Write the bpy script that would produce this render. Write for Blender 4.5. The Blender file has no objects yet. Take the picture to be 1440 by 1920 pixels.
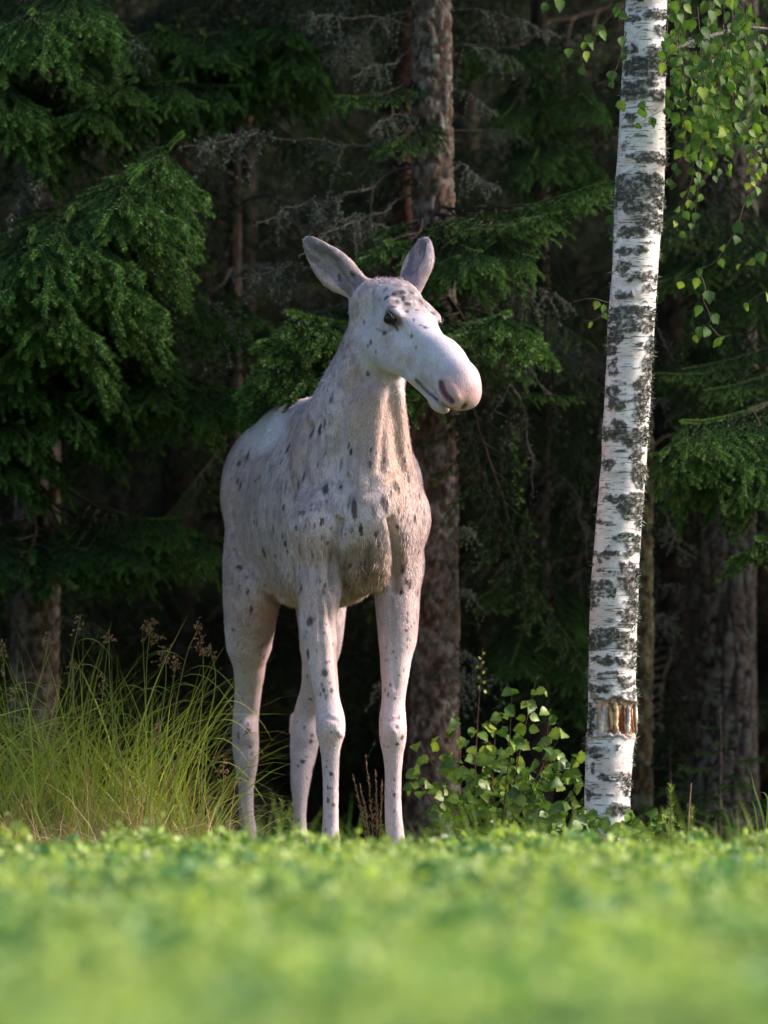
import bpy, math, random
import numpy as np
from mathutils import Vector, noise as mnoise
from mathutils.bvhtree import BVHTree

random.seed(11)
rng = np.random.default_rng(11)

# ------------------------------------------------------------------ camera, light, exposure
scene = bpy.context.scene
COL = scene.collection
CAM_D, CAM_H, HOR, FPX = 30.0, 0.713, 1330.0, 14100.0    # distance, height, horizon row, focal length (px of a 1440x1920 frame)
cd = bpy.data.cameras.new('camera')
cam = bpy.data.objects.new('camera', cd)
COL.objects.link(cam)
cam.location = (0, -CAM_D, CAM_H)
cam.rotation_euler = (math.radians(90), 0, 0)
cd.sensor_width = 36.0
cd.lens = 36.0 * FPX / 1920.0
cd.shift_y = (HOR - 960.0) / 1920.0
cd.clip_start = 0.5
cd.clip_end = 3000
cd.dof.use_dof = True
cd.dof.focus_distance = CAM_D + 0.02
cd.dof.aperture_fstop = 1.8
scene.camera = cam

SUN_EL, SUN_AZ = 33.0, 95.0      # height above the horizon; degrees to the right of the camera's back
world = bpy.data.worlds.new('World')
scene.world = world
world.use_nodes = True
wn = world.node_tree.nodes
wl = world.node_tree.links
wn.clear()
wo = wn.new('ShaderNodeOutputWorld')
bg = wn.new('ShaderNodeBackground')
sky = wn.new('ShaderNodeTexSky')
sky.sky_type = 'NISHITA'
sky.sun_disc = False
sky.sun_elevation = math.radians(SUN_EL)
# direction towards the sun
sd = Vector((math.sin(math.radians(SUN_AZ)) * math.cos(math.radians(SUN_EL)),
             -math.cos(math.radians(SUN_AZ)) * math.cos(math.radians(SUN_EL)),
             math.sin(math.radians(SUN_EL))))
sky.sun_rotation = math.atan2(sd.x, sd.y)
sky.air_density = 1.0
sky.dust_density = 2.0
sky.ozone_density = 1.0
bg.inputs['Strength'].default_value = 0.12
wl.new(sky.outputs[0], bg.inputs['Color'])
wl.new(bg.outputs[0], wo.inputs['Surface'])
ld = bpy.data.lights.new('sun', 'SUN')
ld.energy = 4.3
ld.angle = math.radians(18)
ld.color = (1.0, 0.86, 0.72)
lo = bpy.data.objects.new('sun', ld)
COL.objects.link(lo)
lo.location = (10, -10, 10)
lo.rotation_euler = sd.to_track_quat('Z', 'Y').to_euler()
scene.view_settings.view_transform = 'Standard'
scene.view_settings.look = 'None'
scene.view_settings.exposure = 0.92
scene.view_settings.gamma = 1.0
scene.view_settings.use_curve_mapping = False
scene.render.engine = 'CYCLES'
scene.cycles.max_bounces = 6
scene.cycles.diffuse_bounces = 3
scene.cycles.transparent_max_bounces = 8
scene.cycles.use_denoising = True

# ------------------------------------------------------------------ helpers
def P(px, py, Y=0.0):
    """point of the place seen at column px, row py of the photograph, standing at depth Y"""
    d = CAM_D + Y
    return np.array([(px - 720.0) * d / FPX, Y, CAM_H + (HOR - py) * d / FPX])
def S(npx, Y=0.0):
    return npx * (CAM_D + Y) / FPX

def tag(o, label=None, cat=None, group=None, kind=None):
    if label: o['label'] = label
    if cat: o['category'] = cat
    if group: o['group'] = group
    if kind: o['kind'] = kind
    return o
def empty(name, loc=(0, 0, 0), rz=0.0):
    o = bpy.data.objects.new(name, None)
    COL.objects.link(o)
    o.location = tuple(float(v) for v in loc)
    o.rotation_euler = (0, 0, rz)
    o.empty_display_size = 0.1
    return o
def link(name, me, parent=None, loc=None, rot=None, scale=None):
    o = bpy.data.objects.new(name, me)
    COL.objects.link(o)
    if parent is not None: o.parent = parent
    if loc is not None: o.location = tuple(float(v) for v in loc)
    if rot is not None: o.rotation_euler = tuple(float(v) for v in rot)
    if scale is not None: o.scale = (scale, scale, scale) if np.isscalar(scale) else tuple(scale)
    return o

def mesh_np(name, V, faces, mats=(), col=None, smooth=False, mat_idx=None, attrs=None):
    """V (n,3); faces: list of (m,k) int arrays (k = 3 or 4); col (n,3 or 4) vertex colours called 'col'"""
    V = np.asarray(V, dtype=np.float32)
    me = bpy.data.meshes.new(name)
    if not isinstance(faces, (list, tuple)): faces = [faces]
    faces = [np.asarray(f, dtype=np.int32) for f in faces if len(f)]
    nl = sum(f.size for f in faces)
    nf = sum(len(f) for f in faces)
    me.vertices.add(len(V))
    me.vertices.foreach_set('co', V.ravel())
    me.loops.add(nl)
    me.polygons.add(nf)
    li = np.concatenate([f.ravel() for f in faces]) if faces else np.zeros(0, np.int32)
    tot = np.concatenate([np.full(len(f), f.shape[1], np.int32) for f in faces])
    st = np.concatenate([[0], np.cumsum(tot)[:-1]]).astype(np.int32)
    me.loops.foreach_set('vertex_index', li)
    me.polygons.foreach_set('loop_start', st)
    try: me.polygons.foreach_set('loop_total', tot)
    except Exception: pass
    me.polygons.foreach_set('use_smooth', np.full(nf, bool(smooth)))
    for m in mats: me.materials.append(m)
    if mat_idx is not None: me.polygons.foreach_set('material_index', np.asarray(mat_idx, dtype=np.int32))
    if col is not None:
        col = np.asarray(col, dtype=np.float32)
        if col.shape[1] == 3: col = np.concatenate([col, np.ones((len(col), 1), np.float32)], 1)
        a = me.color_attributes.new('col', 'FLOAT_COLOR', 'POINT')
        a.data.foreach_set('color', col.ravel())
    for k, v in (attrs or {}).items():
        a = me.attributes.new(k, 'FLOAT', 'POINT')
        a.data.foreach_set('value', np.asarray(v, dtype=np.float32))
    me.update(calc_edges=True)
    me.validate()
    return me

class MB:
    """collects tubes, ribbons and raw faces, then makes ONE mesh"""
    def __init__(s): s.V = []; s.F = {3: [], 4: []}; s.M = {3: [], 4: []}; s.C = []; s.n = 0
    def add(s, V, F, mat=0, col=(1, 1, 1)):
        V = np.asarray(V, float); F = np.asarray(F, int)
        s.V.append(V); k = F.shape[1]
        s.F[k].append(F + s.n); s.M[k].append(np.full(len(F), mat))
        c = np.asarray(col, float)
        s.C.append(np.tile(c, (len(V), 1)) if c.ndim == 1 else c)
        s.n += len(V)
    def tube(s, pts, rad, sides=6, mat=0, col=(1, 1, 1), wob=0.0, cap=False):
        pts = np.asarray(pts, float); n = len(pts)
        rad = np.full(n, rad) if np.isscalar(rad) else np.asarray(rad, float)
        T = np.gradient(pts, axis=0); T /= np.linalg.norm(T, axis=1, keepdims=True) + 1e-9
        up = np.array([0, 0, 1.0]) if abs(T[0][2]) < 0.9 else np.array([1.0, 0, 0])
        A = np.cross(T, up); A /= np.linalg.norm(A, axis=1, keepdims=True) + 1e-9
        B = np.cross(A, T)
        th = np.linspace(0, 2 * np.pi, sides, endpoint=False)
        R = rad[:, None] * (1 + wob * rng.standard_normal((n, sides)))
        V = pts[:, None] + A[:, None] * (np.cos(th)[None, :, None] * R[..., None]) + B[:, None] * (np.sin(th)[None, :, None] * R[..., None])
        i = np.arange(n - 1)[:, None] * sides; j = np.arange(sides)[None]; j2 = (j + 1) % sides
        F = np.stack([i + j, i + j2, i + sides + j2, i + sides + j], -1).reshape(-1, 4)
        c = np.asarray(col, float)
        if c.ndim == 2: c = np.repeat(c, sides, 0)
        s.add(V.reshape(-1, 3), F, mat, c)
    def ribbon(s, pts, w, side, mat=0, col=(1, 1, 1)):
        pts = np.asarray(pts, float); n = len(pts); w = np.asarray(w, float)[:, None]
        side = np.asarray(side, float)
        if side.ndim == 1: side = np.tile(side, (n, 1))
        V = np.concatenate([pts - side * w, pts + side * w])
        i = np.arange(n - 1)
        F = np.stack([i, i + 1, n + i + 1, n + i], -1)
        c = np.asarray(col, float)
        if c.ndim == 2: c = np.concatenate([c, c])
        s.add(V, F, mat, c)
    def mesh(s, name, mats, smooth=True):
        V = np.concatenate(s.V); fs = []; mi = []
        for k in (3, 4):
            if s.F[k]: fs.append(np.concatenate(s.F[k])); mi.append(np.concatenate(s.M[k]))
        return mesh_np(name, V, fs, mats, np.concatenate(s.C), smooth, np.concatenate(mi))

def norm(v):
    v = np.asarray(v, float); return v / (np.linalg.norm(v, axis=-1, keepdims=True) + 1e-12)
def smooth_path(pts, n):
    """Catmull-Rom through pts, n samples"""
    p = np.asarray(pts, float)
    p = np.vstack([2 * p[0] - p[1], p, 2 * p[-1] - p[-2]])
    m = len(p) - 3
    t = np.linspace(0, m - 1e-6, n); i = t.astype(int); f = (t - i)[:, None]
    a, b, c, d = p[i], p[i + 1], p[i + 2], p[i + 3]
    return 0.5 * ((2 * b) + (c - a) * f + (2 * a - 5 * b + 4 * c - d) * f ** 2 + (3 * b - a - 3 * c + d) * f ** 3)

# vectorised value noise, fractal
_perm = np.random.default_rng(5).random(4096).astype(np.float32)
def vnoise(p, f=1.0, seed=0):
    p = np.asarray(p, dtype=np.float64) * f + seed * 17.31
    i = np.floor(p).astype(np.int64); t = p - i; t = t * t * (3 - 2 * t)
    def h(a, b, c): return _perm[(a * 73856093 ^ b * 19349663 ^ c * 83492791) & 4095]
    r = 0
    for dx in (0, 1):
        for dy in (0, 1):
            for dz in (0, 1):
                w = (t[..., 0] if dx else 1 - t[..., 0]) * (t[..., 1] if dy else 1 - t[..., 1]) * (t[..., 2] if dz else 1 - t[..., 2])
                r = r + w * h(i[..., 0] + dx, i[..., 1] + dy, i[..., 2] + dz)
    return r
def fnoise(p, f=1.0, seed=0, octv=4, gain=0.5):
    r = 0; a = 1; s = 0
    for o in range(octv):
        r = r + a * vnoise(p, f, seed + o * 3); s += a; a *= gain; f = f * 2.03
    return r / s
def sstep(a, b, x):
    t = np.clip((x - a) / (b - a), 0, 1); return t * t * (3 - 2 * t)
def lerp(a, b, t): return a + (b - a) * t

# ------------------------------------------------------------------ materials
def new_mat(name):
    m = bpy.data.materials.new(name); m.use_nodes = True
    nt = m.node_tree; b = nt.nodes['Principled BSDF']
    return m, nt, b
def N(nt, t, **kw):
    n = nt.nodes.new(t)
    for k, v in kw.items():
        if k in n.inputs: n.inputs[k].default_value = v
        else: setattr(n, k, v)
    return n
def mat_attr(name, rough=0.7, bump=0.0, bscale=60, bdist=0.004, var=0.25, vscale=8, transl=0.0, spec=0.4, stretch=(1, 1, 1), sheen=0.0):
    """vertex colour 'col' with noise variation, bump, and optional leaf translucency"""
    m, nt, b = new_mat(name)
    a = N(nt, 'ShaderNodeVertexColor', layer_name='col')
    tc = N(nt, 'ShaderNodeTexCoord')
    mp = N(nt, 'ShaderNodeMapping'); mp.inputs['Scale'].default_value = stretch
    nt.links.new(tc.outputs['Object'], mp.inputs[0])
    nz = N(nt, 'ShaderNodeTexNoise'); nz.inputs['Scale'].default_value = vscale; nz.inputs['Detail'].default_value = 5
    nt.links.new(mp.outputs[0], nz.inputs['Vector'])
    mr = N(nt, 'ShaderNodeMapRange'); mr.inputs[1].default_value = 0.3; mr.inputs[2].default_value = 0.7
    mr.inputs[3].default_value = 1 - var; mr.inputs[4].default_value = 1 + var
    nt.links.new(nz.outputs[0], mr.inputs[0])
    mx = N(nt, 'ShaderNodeVectorMath', operation='SCALE')
    nt.links.new(a.outputs[0], mx.inputs[0]); nt.links.new(mr.outputs[0], mx.inputs['Scale'])
    nt.links.new(mx.outputs[0], b.inputs['Base Color'])
    b.inputs['Roughness'].default_value = rough
    b.inputs['Specular IOR Level'].default_value = spec
    if sheen: b.inputs['Sheen Weight'].default_value = sheen
    if bump:
        n2 = N(nt, 'ShaderNodeTexNoise'); n2.inputs['Scale'].default_value = bscale; n2.inputs['Detail'].default_value = 6
        nt.links.new(mp.outputs[0], n2.inputs['Vector'])
        bp = N(nt, 'ShaderNodeBump'); bp.inputs['Strength'].default_value = bump; bp.inputs['Distance'].default_value = bdist
        nt.links.new(n2.outputs[0], bp.inputs['Height']); nt.links.new(bp.outputs[0], b.inputs['Normal'])
    if transl:
        tr = N(nt, 'ShaderNodeBsdfTranslucent')
        g = N(nt, 'ShaderNodeVectorMath', operation='MULTIPLY'); g.inputs[1].default_value = (1.15, 1.25, 0.6)
        nt.links.new(mx.outputs[0], g.inputs[0]); nt.links.new(g.outputs[0], tr.inputs[0])
        ms = N(nt, 'ShaderNodeMixShader'); ms.inputs[0].default_value = transl
        out = nt.nodes['Material Output']
        nt.links.new(b.outputs[0], ms.inputs[1]); nt.links.new(tr.outputs[0], ms.inputs[2]); nt.links.new(ms.outputs[0], out.inputs[0])
    return m
# ------------------------------------------------------------------ ground
def terrain_z(x, y):
    z = 0.02 * np.sin(x * 1.3) * sstep(0.5, 2, y) + 0.10 * sstep(1.0, 6.0, y) * fnoise(np.stack([x, y, 0 * x], -1), 0.5, 2, 3)
    z = z + np.maximum(0, y - 28) * 0.55 * sstep(28, 45, y) * (y < 400)  # hill added so that no bright sky shows between the trees
    z = np.minimum(z, 60)
    return z
gx = np.concatenate([-np.geomspace(400, 7, 14), np.linspace(-6.5, 6.5, 110), np.geomspace(7, 400, 14)])
gy = np.concatenate([-np.geomspace(400, 33, 10), np.linspace(-32, -3, 40), np.linspace(-2.8, 8, 90), np.geomspace(8.4, 400, 40)])
GX, GY = np.meshgrid(gx, gy, indexing='ij')
GZ = terrain_z(GX, GY) + 0.015 * (fnoise(np.stack([GX, GY, 0 * GX], -1), 3, 8, 3) - 0.5)
gV = np.stack([GX, GY, GZ], -1).reshape(-1, 3)
ni, nj = GX.shape
ii, jj = np.meshgrid(np.arange(ni - 1), np.arange(nj - 1), indexing='ij')
gF = np.stack([ii * nj + jj, (ii + 1) * nj + jj, (ii + 1) * nj + jj + 1, ii * nj + jj + 1], -1).reshape(-1, 4)
wild = sstep(-0.8, 0.3, gV[:, 1] + 0.5 * (fnoise(gV, 1.2, 3, 2) - .5))[:, None]
gc = lerp(np.array([0.075, 0.12, 0.03]), np.array([0.045, 0.038, 0.024]), wild)
gc = lerp(gc, np.array([0.035, 0.05, 0.018]), (wild[:, 0] * sstep(0.45, 0.6, fnoise(gV, 1.7, 6, 3)))[:, None])
gc = lerp(gc, np.array([0.022, 0.022, 0.013]), sstep(3.5, 7.0, gV[:, 1])[:, None])  # shade under the far trees painted into the floor colour
m_ground = mat_attr('field_and_forest_floor', rough=0.95, bump=0.8, bscale=25, bdist=0.03, var=0.45, vscale=9, spec=0.1)
tag(link('ground', mesh_np('ground', gV, gF, [m_ground], gc, True)), kind='structure')

# ------------------------------------------------------------------ spruce boughs
m_wood = mat_attr('twig_bark', rough=0.9, bump=0.6, bscale=80, var=0.35, vscale=30, spec=0.15)
m_needle = mat_attr('spruce_needles', rough=0.5, var=0.30, vscale=3.0, transl=0.15, spec=0.35)
m_lichen = mat_attr('grey_lichen', rough=0.95, var=0.3, vscale=40, spec=0.1)

def needles(shoots, per_m=420, nl=0.017, nw=0.0011, rg=None):
    """shoots: (a, b, colour, radius factor); gives one flat blade for each needle"""
    a = np.array([s_[0] for s_ in shoots]); b = np.array([s_[1] for s_ in shoots]); c = np.array([s_[2] for s_ in shoots]); f = np.array([s_[3] for s_ in shoots])
    L = np.linalg.norm(b - a, axis=1); n = np.maximum(2, (L * per_m).astype(int))
    k = np.repeat(np.arange(len(a)), n); m = len(k)
    t = rg.random(m)[:, None]
    p = a[k] + (b - a)[k] * t; d = norm(b - a)[k]
    r = rg.normal(0, 1, (m, 3)); r[:, 2] += 0.25; r = norm(r - d * (r * d).sum(1, keepdims=True))
    tip_dir = norm(d * (0.75 + 0.3 * rg.random((m, 1))) + r * (1.05))
    ln = nl * f[k][:, None] * (0.75 + 0.5 * rg.random((m, 1))) * (1 - 0.25 * t)
    s_ = norm(np.cross(tip_dir, rg.normal(0, 1, (m, 3)))) * nw
    V = np.stack([p - s_, p + s_, p + tip_dir * ln], 1).reshape(-1, 3)
    T = np.arange(m * 3).reshape(-1, 3)
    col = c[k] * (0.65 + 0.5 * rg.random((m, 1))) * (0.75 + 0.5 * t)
    return V, T, np.repeat(col, 3, 0)

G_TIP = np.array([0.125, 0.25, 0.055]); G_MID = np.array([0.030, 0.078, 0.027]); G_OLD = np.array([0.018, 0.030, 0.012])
def make_bough(seed, L=1.5, droop=0.25, rise=0.25, hang=0.9, lush=1.0, bare=0.15, per_m=2300, spread=0.42, green=1.0, nl=0.023, nw=0.0017):
    rg = np.random.default_rng(seed); mb = MB(); sh = []
    n = 14; t = np.linspace(0, 1, n)
    wob = np.cumsum(rg.normal(0, 0.012, (n, 3)), 0); wob -= wob[0]
    main = np.stack([L * t, 0 * t, L * (-droop * t * (1 - t) * 0.35)], 1) + wob * np.array([0, 1, 1]) * (1 - t)[:, None]
    main[:, 2] += L * rise * (t ** 3 - t) * 0.18
    wc = np.array([0.07, 0.055, 0.042])
    mb.tube(main, 0.007 * L * (1 - t) ** 1.3 + 0.0015, 5, 0, wc * .7)
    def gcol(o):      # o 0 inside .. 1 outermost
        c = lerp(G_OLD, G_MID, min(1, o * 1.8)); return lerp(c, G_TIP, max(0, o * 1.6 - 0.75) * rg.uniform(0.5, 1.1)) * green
    tt = bare; sgn = 1
    while tt < 0.97:
        p0 = np.array([np.interp(tt, t, main[:, i]) for i in range(3)])
        l2 = spread * L * (1 - tt) ** 0.75 * (0.75 + 0.4 * rg.random()) * min(1.0, 0.45 + tt * 2) + 0.07
        dr = norm([0.75 + 0.4 * tt, sgn * (0.95 - 0.35 * tt), rg.normal(0.0, 0.10)])
        m2 = 7; u = np.linspace(0, 1, m2)[:, None]
        sag = hang * l2 * (0.55 * u ** 1.7)
        pts = p0 + dr * l2 * u * (1 - 0.15 * hang * u) - np.array([0, 0, 1]) * sag + rg.normal(0, 0.006, (m2, 3)) * u
        mb.tube(pts, (0.0045 * (1 - u[:, 0] * 0.75)) * min(1.2, l2 * 2.5) + 0.0006, 4, 0, wc)
        for i in range(m2 - 1):
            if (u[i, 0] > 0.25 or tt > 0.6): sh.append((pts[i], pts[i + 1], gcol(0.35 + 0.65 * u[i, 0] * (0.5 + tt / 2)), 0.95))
        # fingers hanging from the side branch
        q = 0.12; s2 = 1
        while q < 1.0:
            b0 = np.array([np.interp(q, u[:, 0], pts[:, i]) for i in range(3)])
            l3 = (0.07 + 0.085 * rg.random()) * (0.8 + 0.5 * (1 - q)) * lush
            side = norm(np.cross(dr, [0, 0, 1])) * s2
            d3 = norm(dr * 0.8 + side * (0.75 if q < 0.9 else 0.1) - np.array([0, 0, 1]) * hang * (0.35 + 0.65 * rg.random()))
            mid = b0 + d3 * l3 * 0.5; end = mid + norm(d3 - np.array([0, 0, 0.45 * hang])) * l3 * 0.5
            mb.tube([b0, mid, end], [0.0018, 0.0013, 0.0008], 3, 0, wc * 1.1)
            o = 0.30 + 0.70 * (0.55 * q + 0.45 * tt)
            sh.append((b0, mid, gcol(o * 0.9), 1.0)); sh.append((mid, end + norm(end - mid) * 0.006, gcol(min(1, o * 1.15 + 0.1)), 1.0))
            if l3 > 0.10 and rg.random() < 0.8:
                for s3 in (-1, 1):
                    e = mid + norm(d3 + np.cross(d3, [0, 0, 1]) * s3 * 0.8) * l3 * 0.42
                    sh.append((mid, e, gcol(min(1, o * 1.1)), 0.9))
            q += 0.050 / max(l2, .12) * (0.8 + 0.5 * rg.random()) ; s2 = -s2
        tt += (0.042 + 0.02 * rg.random()) / L * 1.6; sgn = -sgn
    for i in range(n - 1):
        if t[i] > 0.45: sh.append((main[i], main[i + 1], gcol(0.3 + 0.7 * t[i]), 1.0))
    sh.append((main[-1], main[-1] + np.array([0.09, 0, 0.01]), gcol(1), 1.0))
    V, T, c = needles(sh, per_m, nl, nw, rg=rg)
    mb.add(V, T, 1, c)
    return mb.mesh('spruce_bough', [m_wood, m_needle], False), L
BOUGHS = [make_bough(101, 2.1, 0.30, 0.30, 0.75, 1.1, .2, spread=.34), make_bough(102, 2.1, 0.45, 0.1, 1.2, 1.2, .25, spread=.36), make_bough(103, 2.0, 0.15, 0.35, 0.55, 1.0, .3, spread=.30),
          make_bough(104, 2.1, 0.35, 0.2, 1.1, 1.2, 0.25, spread=0.42), make_bough(105, 1.0, 0.2, 0.3, 0.6, 0.8, 0.05)]
B_SPARSE = [make_bough(111, 1.6, 0.5, 0.0, 1.3, 0.8, 0.2, 1100, 0.30, 0.7), make_bough(112, 1.6, 0.35, 0.0, 1.5, 0.9, 0.25, 1100, 0.25, 0.6)]
B_FAR = [make_bough(121, 1.9, 0.4, 0.1, 1.0, 1.3, 0.08, 170, 0.48, 0.42, .032, .0032), make_bough(122, 1.9, 0.3, 0.1, 1.2, 1.3, 0.1, 170, 0.48, 0.36, .032, .0032)]  # needle colour scaled down to paint in the shade of the deep forest

def lichen_tris(pts, k, size, rg, spread=0.006):
    """curly crumbs of beard lichen scattered round pts"""
    pts = np.repeat(np.asarray(pts), k, 0); m = len(pts)
    p = pts + rg.normal(0, spread, (m, 3)); d = rg.normal(0, 1, (m, 3)); d[:, 2] -= 0.4; d = norm(d)
    s_ = norm(np.cross(d, rg.normal(0, 1, (m, 3)))); sz = size * (0.5 + rg.random((m, 1)))
    V = np.stack([p - s_ * sz * .25, p + s_ * sz * .25, p + d * sz], 1).reshape(-1, 3)
    c = np.array([0.125, 0.15, 0.125]) * (0.55 + 0.8 * rg.random((m, 1)))
    return V, np.arange(3 * m).reshape(-1, 3), np.repeat(c, 3, 0)
def make_dead(seed, L=1.4, twigs=14, lich=3, droop=0.2):
    rg = np.random.default_rng(seed); mb = MB(); n = 16; t = np.linspace(0, 1, n)
    w = np.cumsum(rg.normal(0, 0.018, (n, 3)), 0); w -= w[0] + (w[-1] - w[0]) * t[:, None]
    main = np.stack([L * t, 0 * t, -droop * L * t ** 2 + droop * L * t], 1) + w
    wc = np.array([0.085, 0.07, 0.06])
    mb.tube(main, 0.010 * (1 - t * 0.8) + 0.001, 5, 0, wc, 0.15)
    lp = [main[rg.integers(0, n, 90)] + rg.normal(0, .01, (90, 3))]
    for k in range(twigs):
        q = 0.12 + 0.86 * rg.random(); b0 = np.array([np.interp(q, t, main[:, i]) for i in range(3)])
        l2 = L * (0.12 + 0.30 * rg.random()) * (1.15 - q); sg = rg.choice([-1, 1])
        d = norm([0.7, sg * 0.7, rg.normal(-0.45, 0.45)]); m2 = 7; u = np.linspace(0, 1, m2)[:, None]
        pts = b0 + d * l2 * u - np.array([0, 0, 0.45]) * l2 * u ** 2 + np.cumsum(rg.normal(0, .006, (m2, 3)), 0)
        mb.tube(pts, 0.0035 * (1 - 0.8 * u[:, 0]) + 0.0006, 4, 0, wc)
        lp.append(pts[rg.integers(0, m2, int(40 * l2 / 0.3) + 6)] + rg.normal(0, .008, (int(40 * l2 / 0.3) + 6, 3)))
        for j in range(3):
            c0 = pts[rg.integers(2, m2)]; e = c0 + norm(rg.normal(0, 1, 3) + np.array([.5, 0, -.8])) * l2 * 0.35
            mb.tube([c0, (c0 + e) / 2 + rg.normal(0, .006, 3), e], [.0016, .0012, .0006], 3, 0, wc)
            lp.append(np.array([e, (c0 + e) / 2]))
    V, T, c = lichen_tris(np.concatenate(lp), lich, 0.014, rg, 0.005)
    mb.add(V, T, 1, c)
    return mb.mesh('dead_bough', [m_wood, m_lichen], False), L
DEAD = [make_dead(201, lich=5), make_dead(202, twigs=20, lich=3, droop=0.35), make_dead(203, 1.4, 9, 6, 0.1), make_dead(204, 1.4, 24, 1, 0.5)]

def aim(o, A, B, L, roll=0.0, wz=None):
    """lays a bough mesh (root at the origin, growing along +X) from A to B"""
    from mathutils import Matrix
    X = norm(np.asarray(B) - np.asarray(A)); up = np.array([0, 0, 1.0]) if abs(X[2]) < .95 else np.array([0, 1.0, 0])
    Yv = norm(np.cross(up, X)); Z = np.cross(X, Yv)
    Yr = Yv * math.cos(roll) + Z * math.sin(roll); Zr = -Yv * math.sin(roll) + Z * math.cos(roll)
    s_ = np.linalg.norm(np.asarray(B) - np.asarray(A)) / L
    M = Matrix([[X[0] * s_, Yr[0] * s_, Zr[0] * s_, 0], [X[1] * s_, Yr[1] * s_, Zr[1] * s_, 0], [X[2] * s_, Yr[2] * s_, Zr[2] * s_, 0], [0, 0, 0, 1]])
    l, r, s3 = M.decompose()
    o.rotation_mode = 'XYZ'; o.rotation_euler = r.to_euler(); o.scale = s3
def bough(tree, proto, A, B, roll=0.0, name='branch'):
    me, L = proto; o = link(name, me, tree); T0 = np.array(tree.location)
    o.location = tuple(np.asarray(A) - T0); aim(o, A, B, L, roll)
    return o

# ------------------------------------------------------------------ trunks
def trunk_mesh(name, path, radii, mat, colf, dispf, zfine=3.9, dz=0.012, nth=72, origin=np.zeros(3)):
    """path (n,3), radii (n); colf/dispf take (p, theta, z) arrays"""
    path = np.asarray(path, float); zs0 = path[:, 2]
    z1 = np.arange(zs0[0], min(zfine, zs0[-1]), dz); z2 = np.arange(min(zfine, zs0[-1]), zs0[-1], 0.12)
    zs = np.concatenate([z1, z2, [zs0[-1]]])
    cx = np.interp(zs, zs0, path[:, 0]); cy = np.interp(zs, zs0, path[:, 1]); R = np.interp(zs, zs0, radii)
    th = np.linspace(0, 2 * np.pi, nth, endpoint=False)
    TH, ZZ = np.meshgrid(th, zs); 
    dirs = np.stack([np.cos(TH), np.sin(TH), 0 * TH], -1)
    base = np.stack([cx[:, None] + 0 * TH, cy[:, None] + 0 * TH, ZZ], -1)
    P0 = base + dirs * R[:, None, None]
    d = dispf(P0, TH, ZZ)
    V = P0 + dirs * d[..., None]
    i = np.arange(len(zs) - 1)[:, None] * nth; j = np.arange(nth)[None]; j2 = (j + 1) % nth
    Fq = np.stack([i + j, i + j2, i + nth + j2, i + nth + j], -1).reshape(-1, 4)
    c = colf(P0, TH, ZZ, d)
    return mesh_np(name, V.reshape(-1, 3) - origin, Fq, [mat], c.reshape(-1, 3), True), V, dirs, d
m_bark = mat_attr('conifer_bark', rough=0.95, bump=0.9, bscale=120, bdist=0.004, var=0.30, vscale=35, spec=0.12)
def spruce_disp(p, th, z):
    a = fnoise(p * np.array([1, 1, 0.7]), 45, 3, 3); b = fnoise(p, 14, 5, 3)
    return 0.010 * (sstep(0.40, 0.62, a) - 0.5) + 0.010 * (b - 0.5)
def spruce_col(p, th, z, d):
    a = fnoise(p * np.array([1, 1, .8]), 40, 31, 3)[..., None]; b = fnoise(p, 4, 33, 3)[..., None]; l = fnoise(p, 55, 35, 3)[..., None]
    c = lerp(np.array([0.105, 0.065, 0.050]), np.array([0.145, 0.12, 0.11]), sstep(0.38, 0.62, a))
    c = lerp(c, np.array([0.24, 0.27, 0.24]), sstep(0.56, 0.70, l) * sstep(0.40, 0.65, b) * 0.6)
    c = c * (0.45 + 0.9 * sstep(-0.008, 0.004, d))[..., None]
    return c
def pine_disp(p, th, z):
    w = fnoise(p, 6, 41, 2) - 0.5
    q = p * np.array([1, 1, 0.22]) + w[..., None] * 0.03
    a = np.abs(fnoise(q, 22, 43, 2) - 0.5); b = np.abs(fnoise(p * np.array([1, 1, 1.3]), 20, 47, 2) - 0.5)
    f = np.minimum(a * 1.2, b * 2.2); return 0.018 * (sstep(0.0, 0.10, f) - 0.6) + 0.006 * (fnoise(p, 60, 49, 2) - .5)
def pine_col(p, th, z, d):
    a = fnoise(p, 30, 51, 3)[..., None]
    c = lerp(np.array([0.085, 0.062, 0.055]), np.array([0.12, 0.11, 0.10]), sstep(.4, .65, a)); c = lerp(c, np.array([.10, .12, .09]), sstep(.55, .7, fnoise(p, 12, 53, 3))[..., None] * .5)
    return c * (0.35 + 0.9 * sstep(-0.012, 0.004, d))[..., None]
def plain_trunk(seed, H, r, tone=1.0):
    zs = np.linspace(0, H, 22); rg = np.random.default_rng(seed)
    path = np.stack([np.cumsum(rg.normal(0, .012, 22)), np.cumsum(rg.normal(0, .012, 22)), zs], 1); path[:, :2] -= path[0, :2]
    R = r * (1 - zs / H * 0.92) + r * 0.5 * np.exp(-zs / 0.15)
    return trunk_mesh('spruce_trunk', path, R, m_bark, lambda p, th, z, d: spruce_col(p, th, z, d) * tone, spruce_disp, 3.9, 0.03, 28)[0]

def lichen_on(tree, V, dirs, mask, n, size, seed, name='lichen', col=None):
    rg = np.random.default_rng(seed)
    idx = np.argwhere(mask); k = idx[rg.integers(0, len(idx), n)]
    pts = V[k[:, 0], k[:, 1]]; dd = dirs[k[:, 0], k[:, 1]]
    Vv, T, c = lichen_tris(pts, 1, size, rg, size * 0.15)
    # lean outwards
    tipi = np.arange(2, len(Vv), 3); Vv[tipi] += dd * size * 0.5
    if col is not None: c = c * np.asarray(col)
    o = link(name, mesh_np(name, Vv - np.array(tree.location), [T], [m_lichen], c), tree); o['kind'] = 'stuff'
    return o

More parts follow.
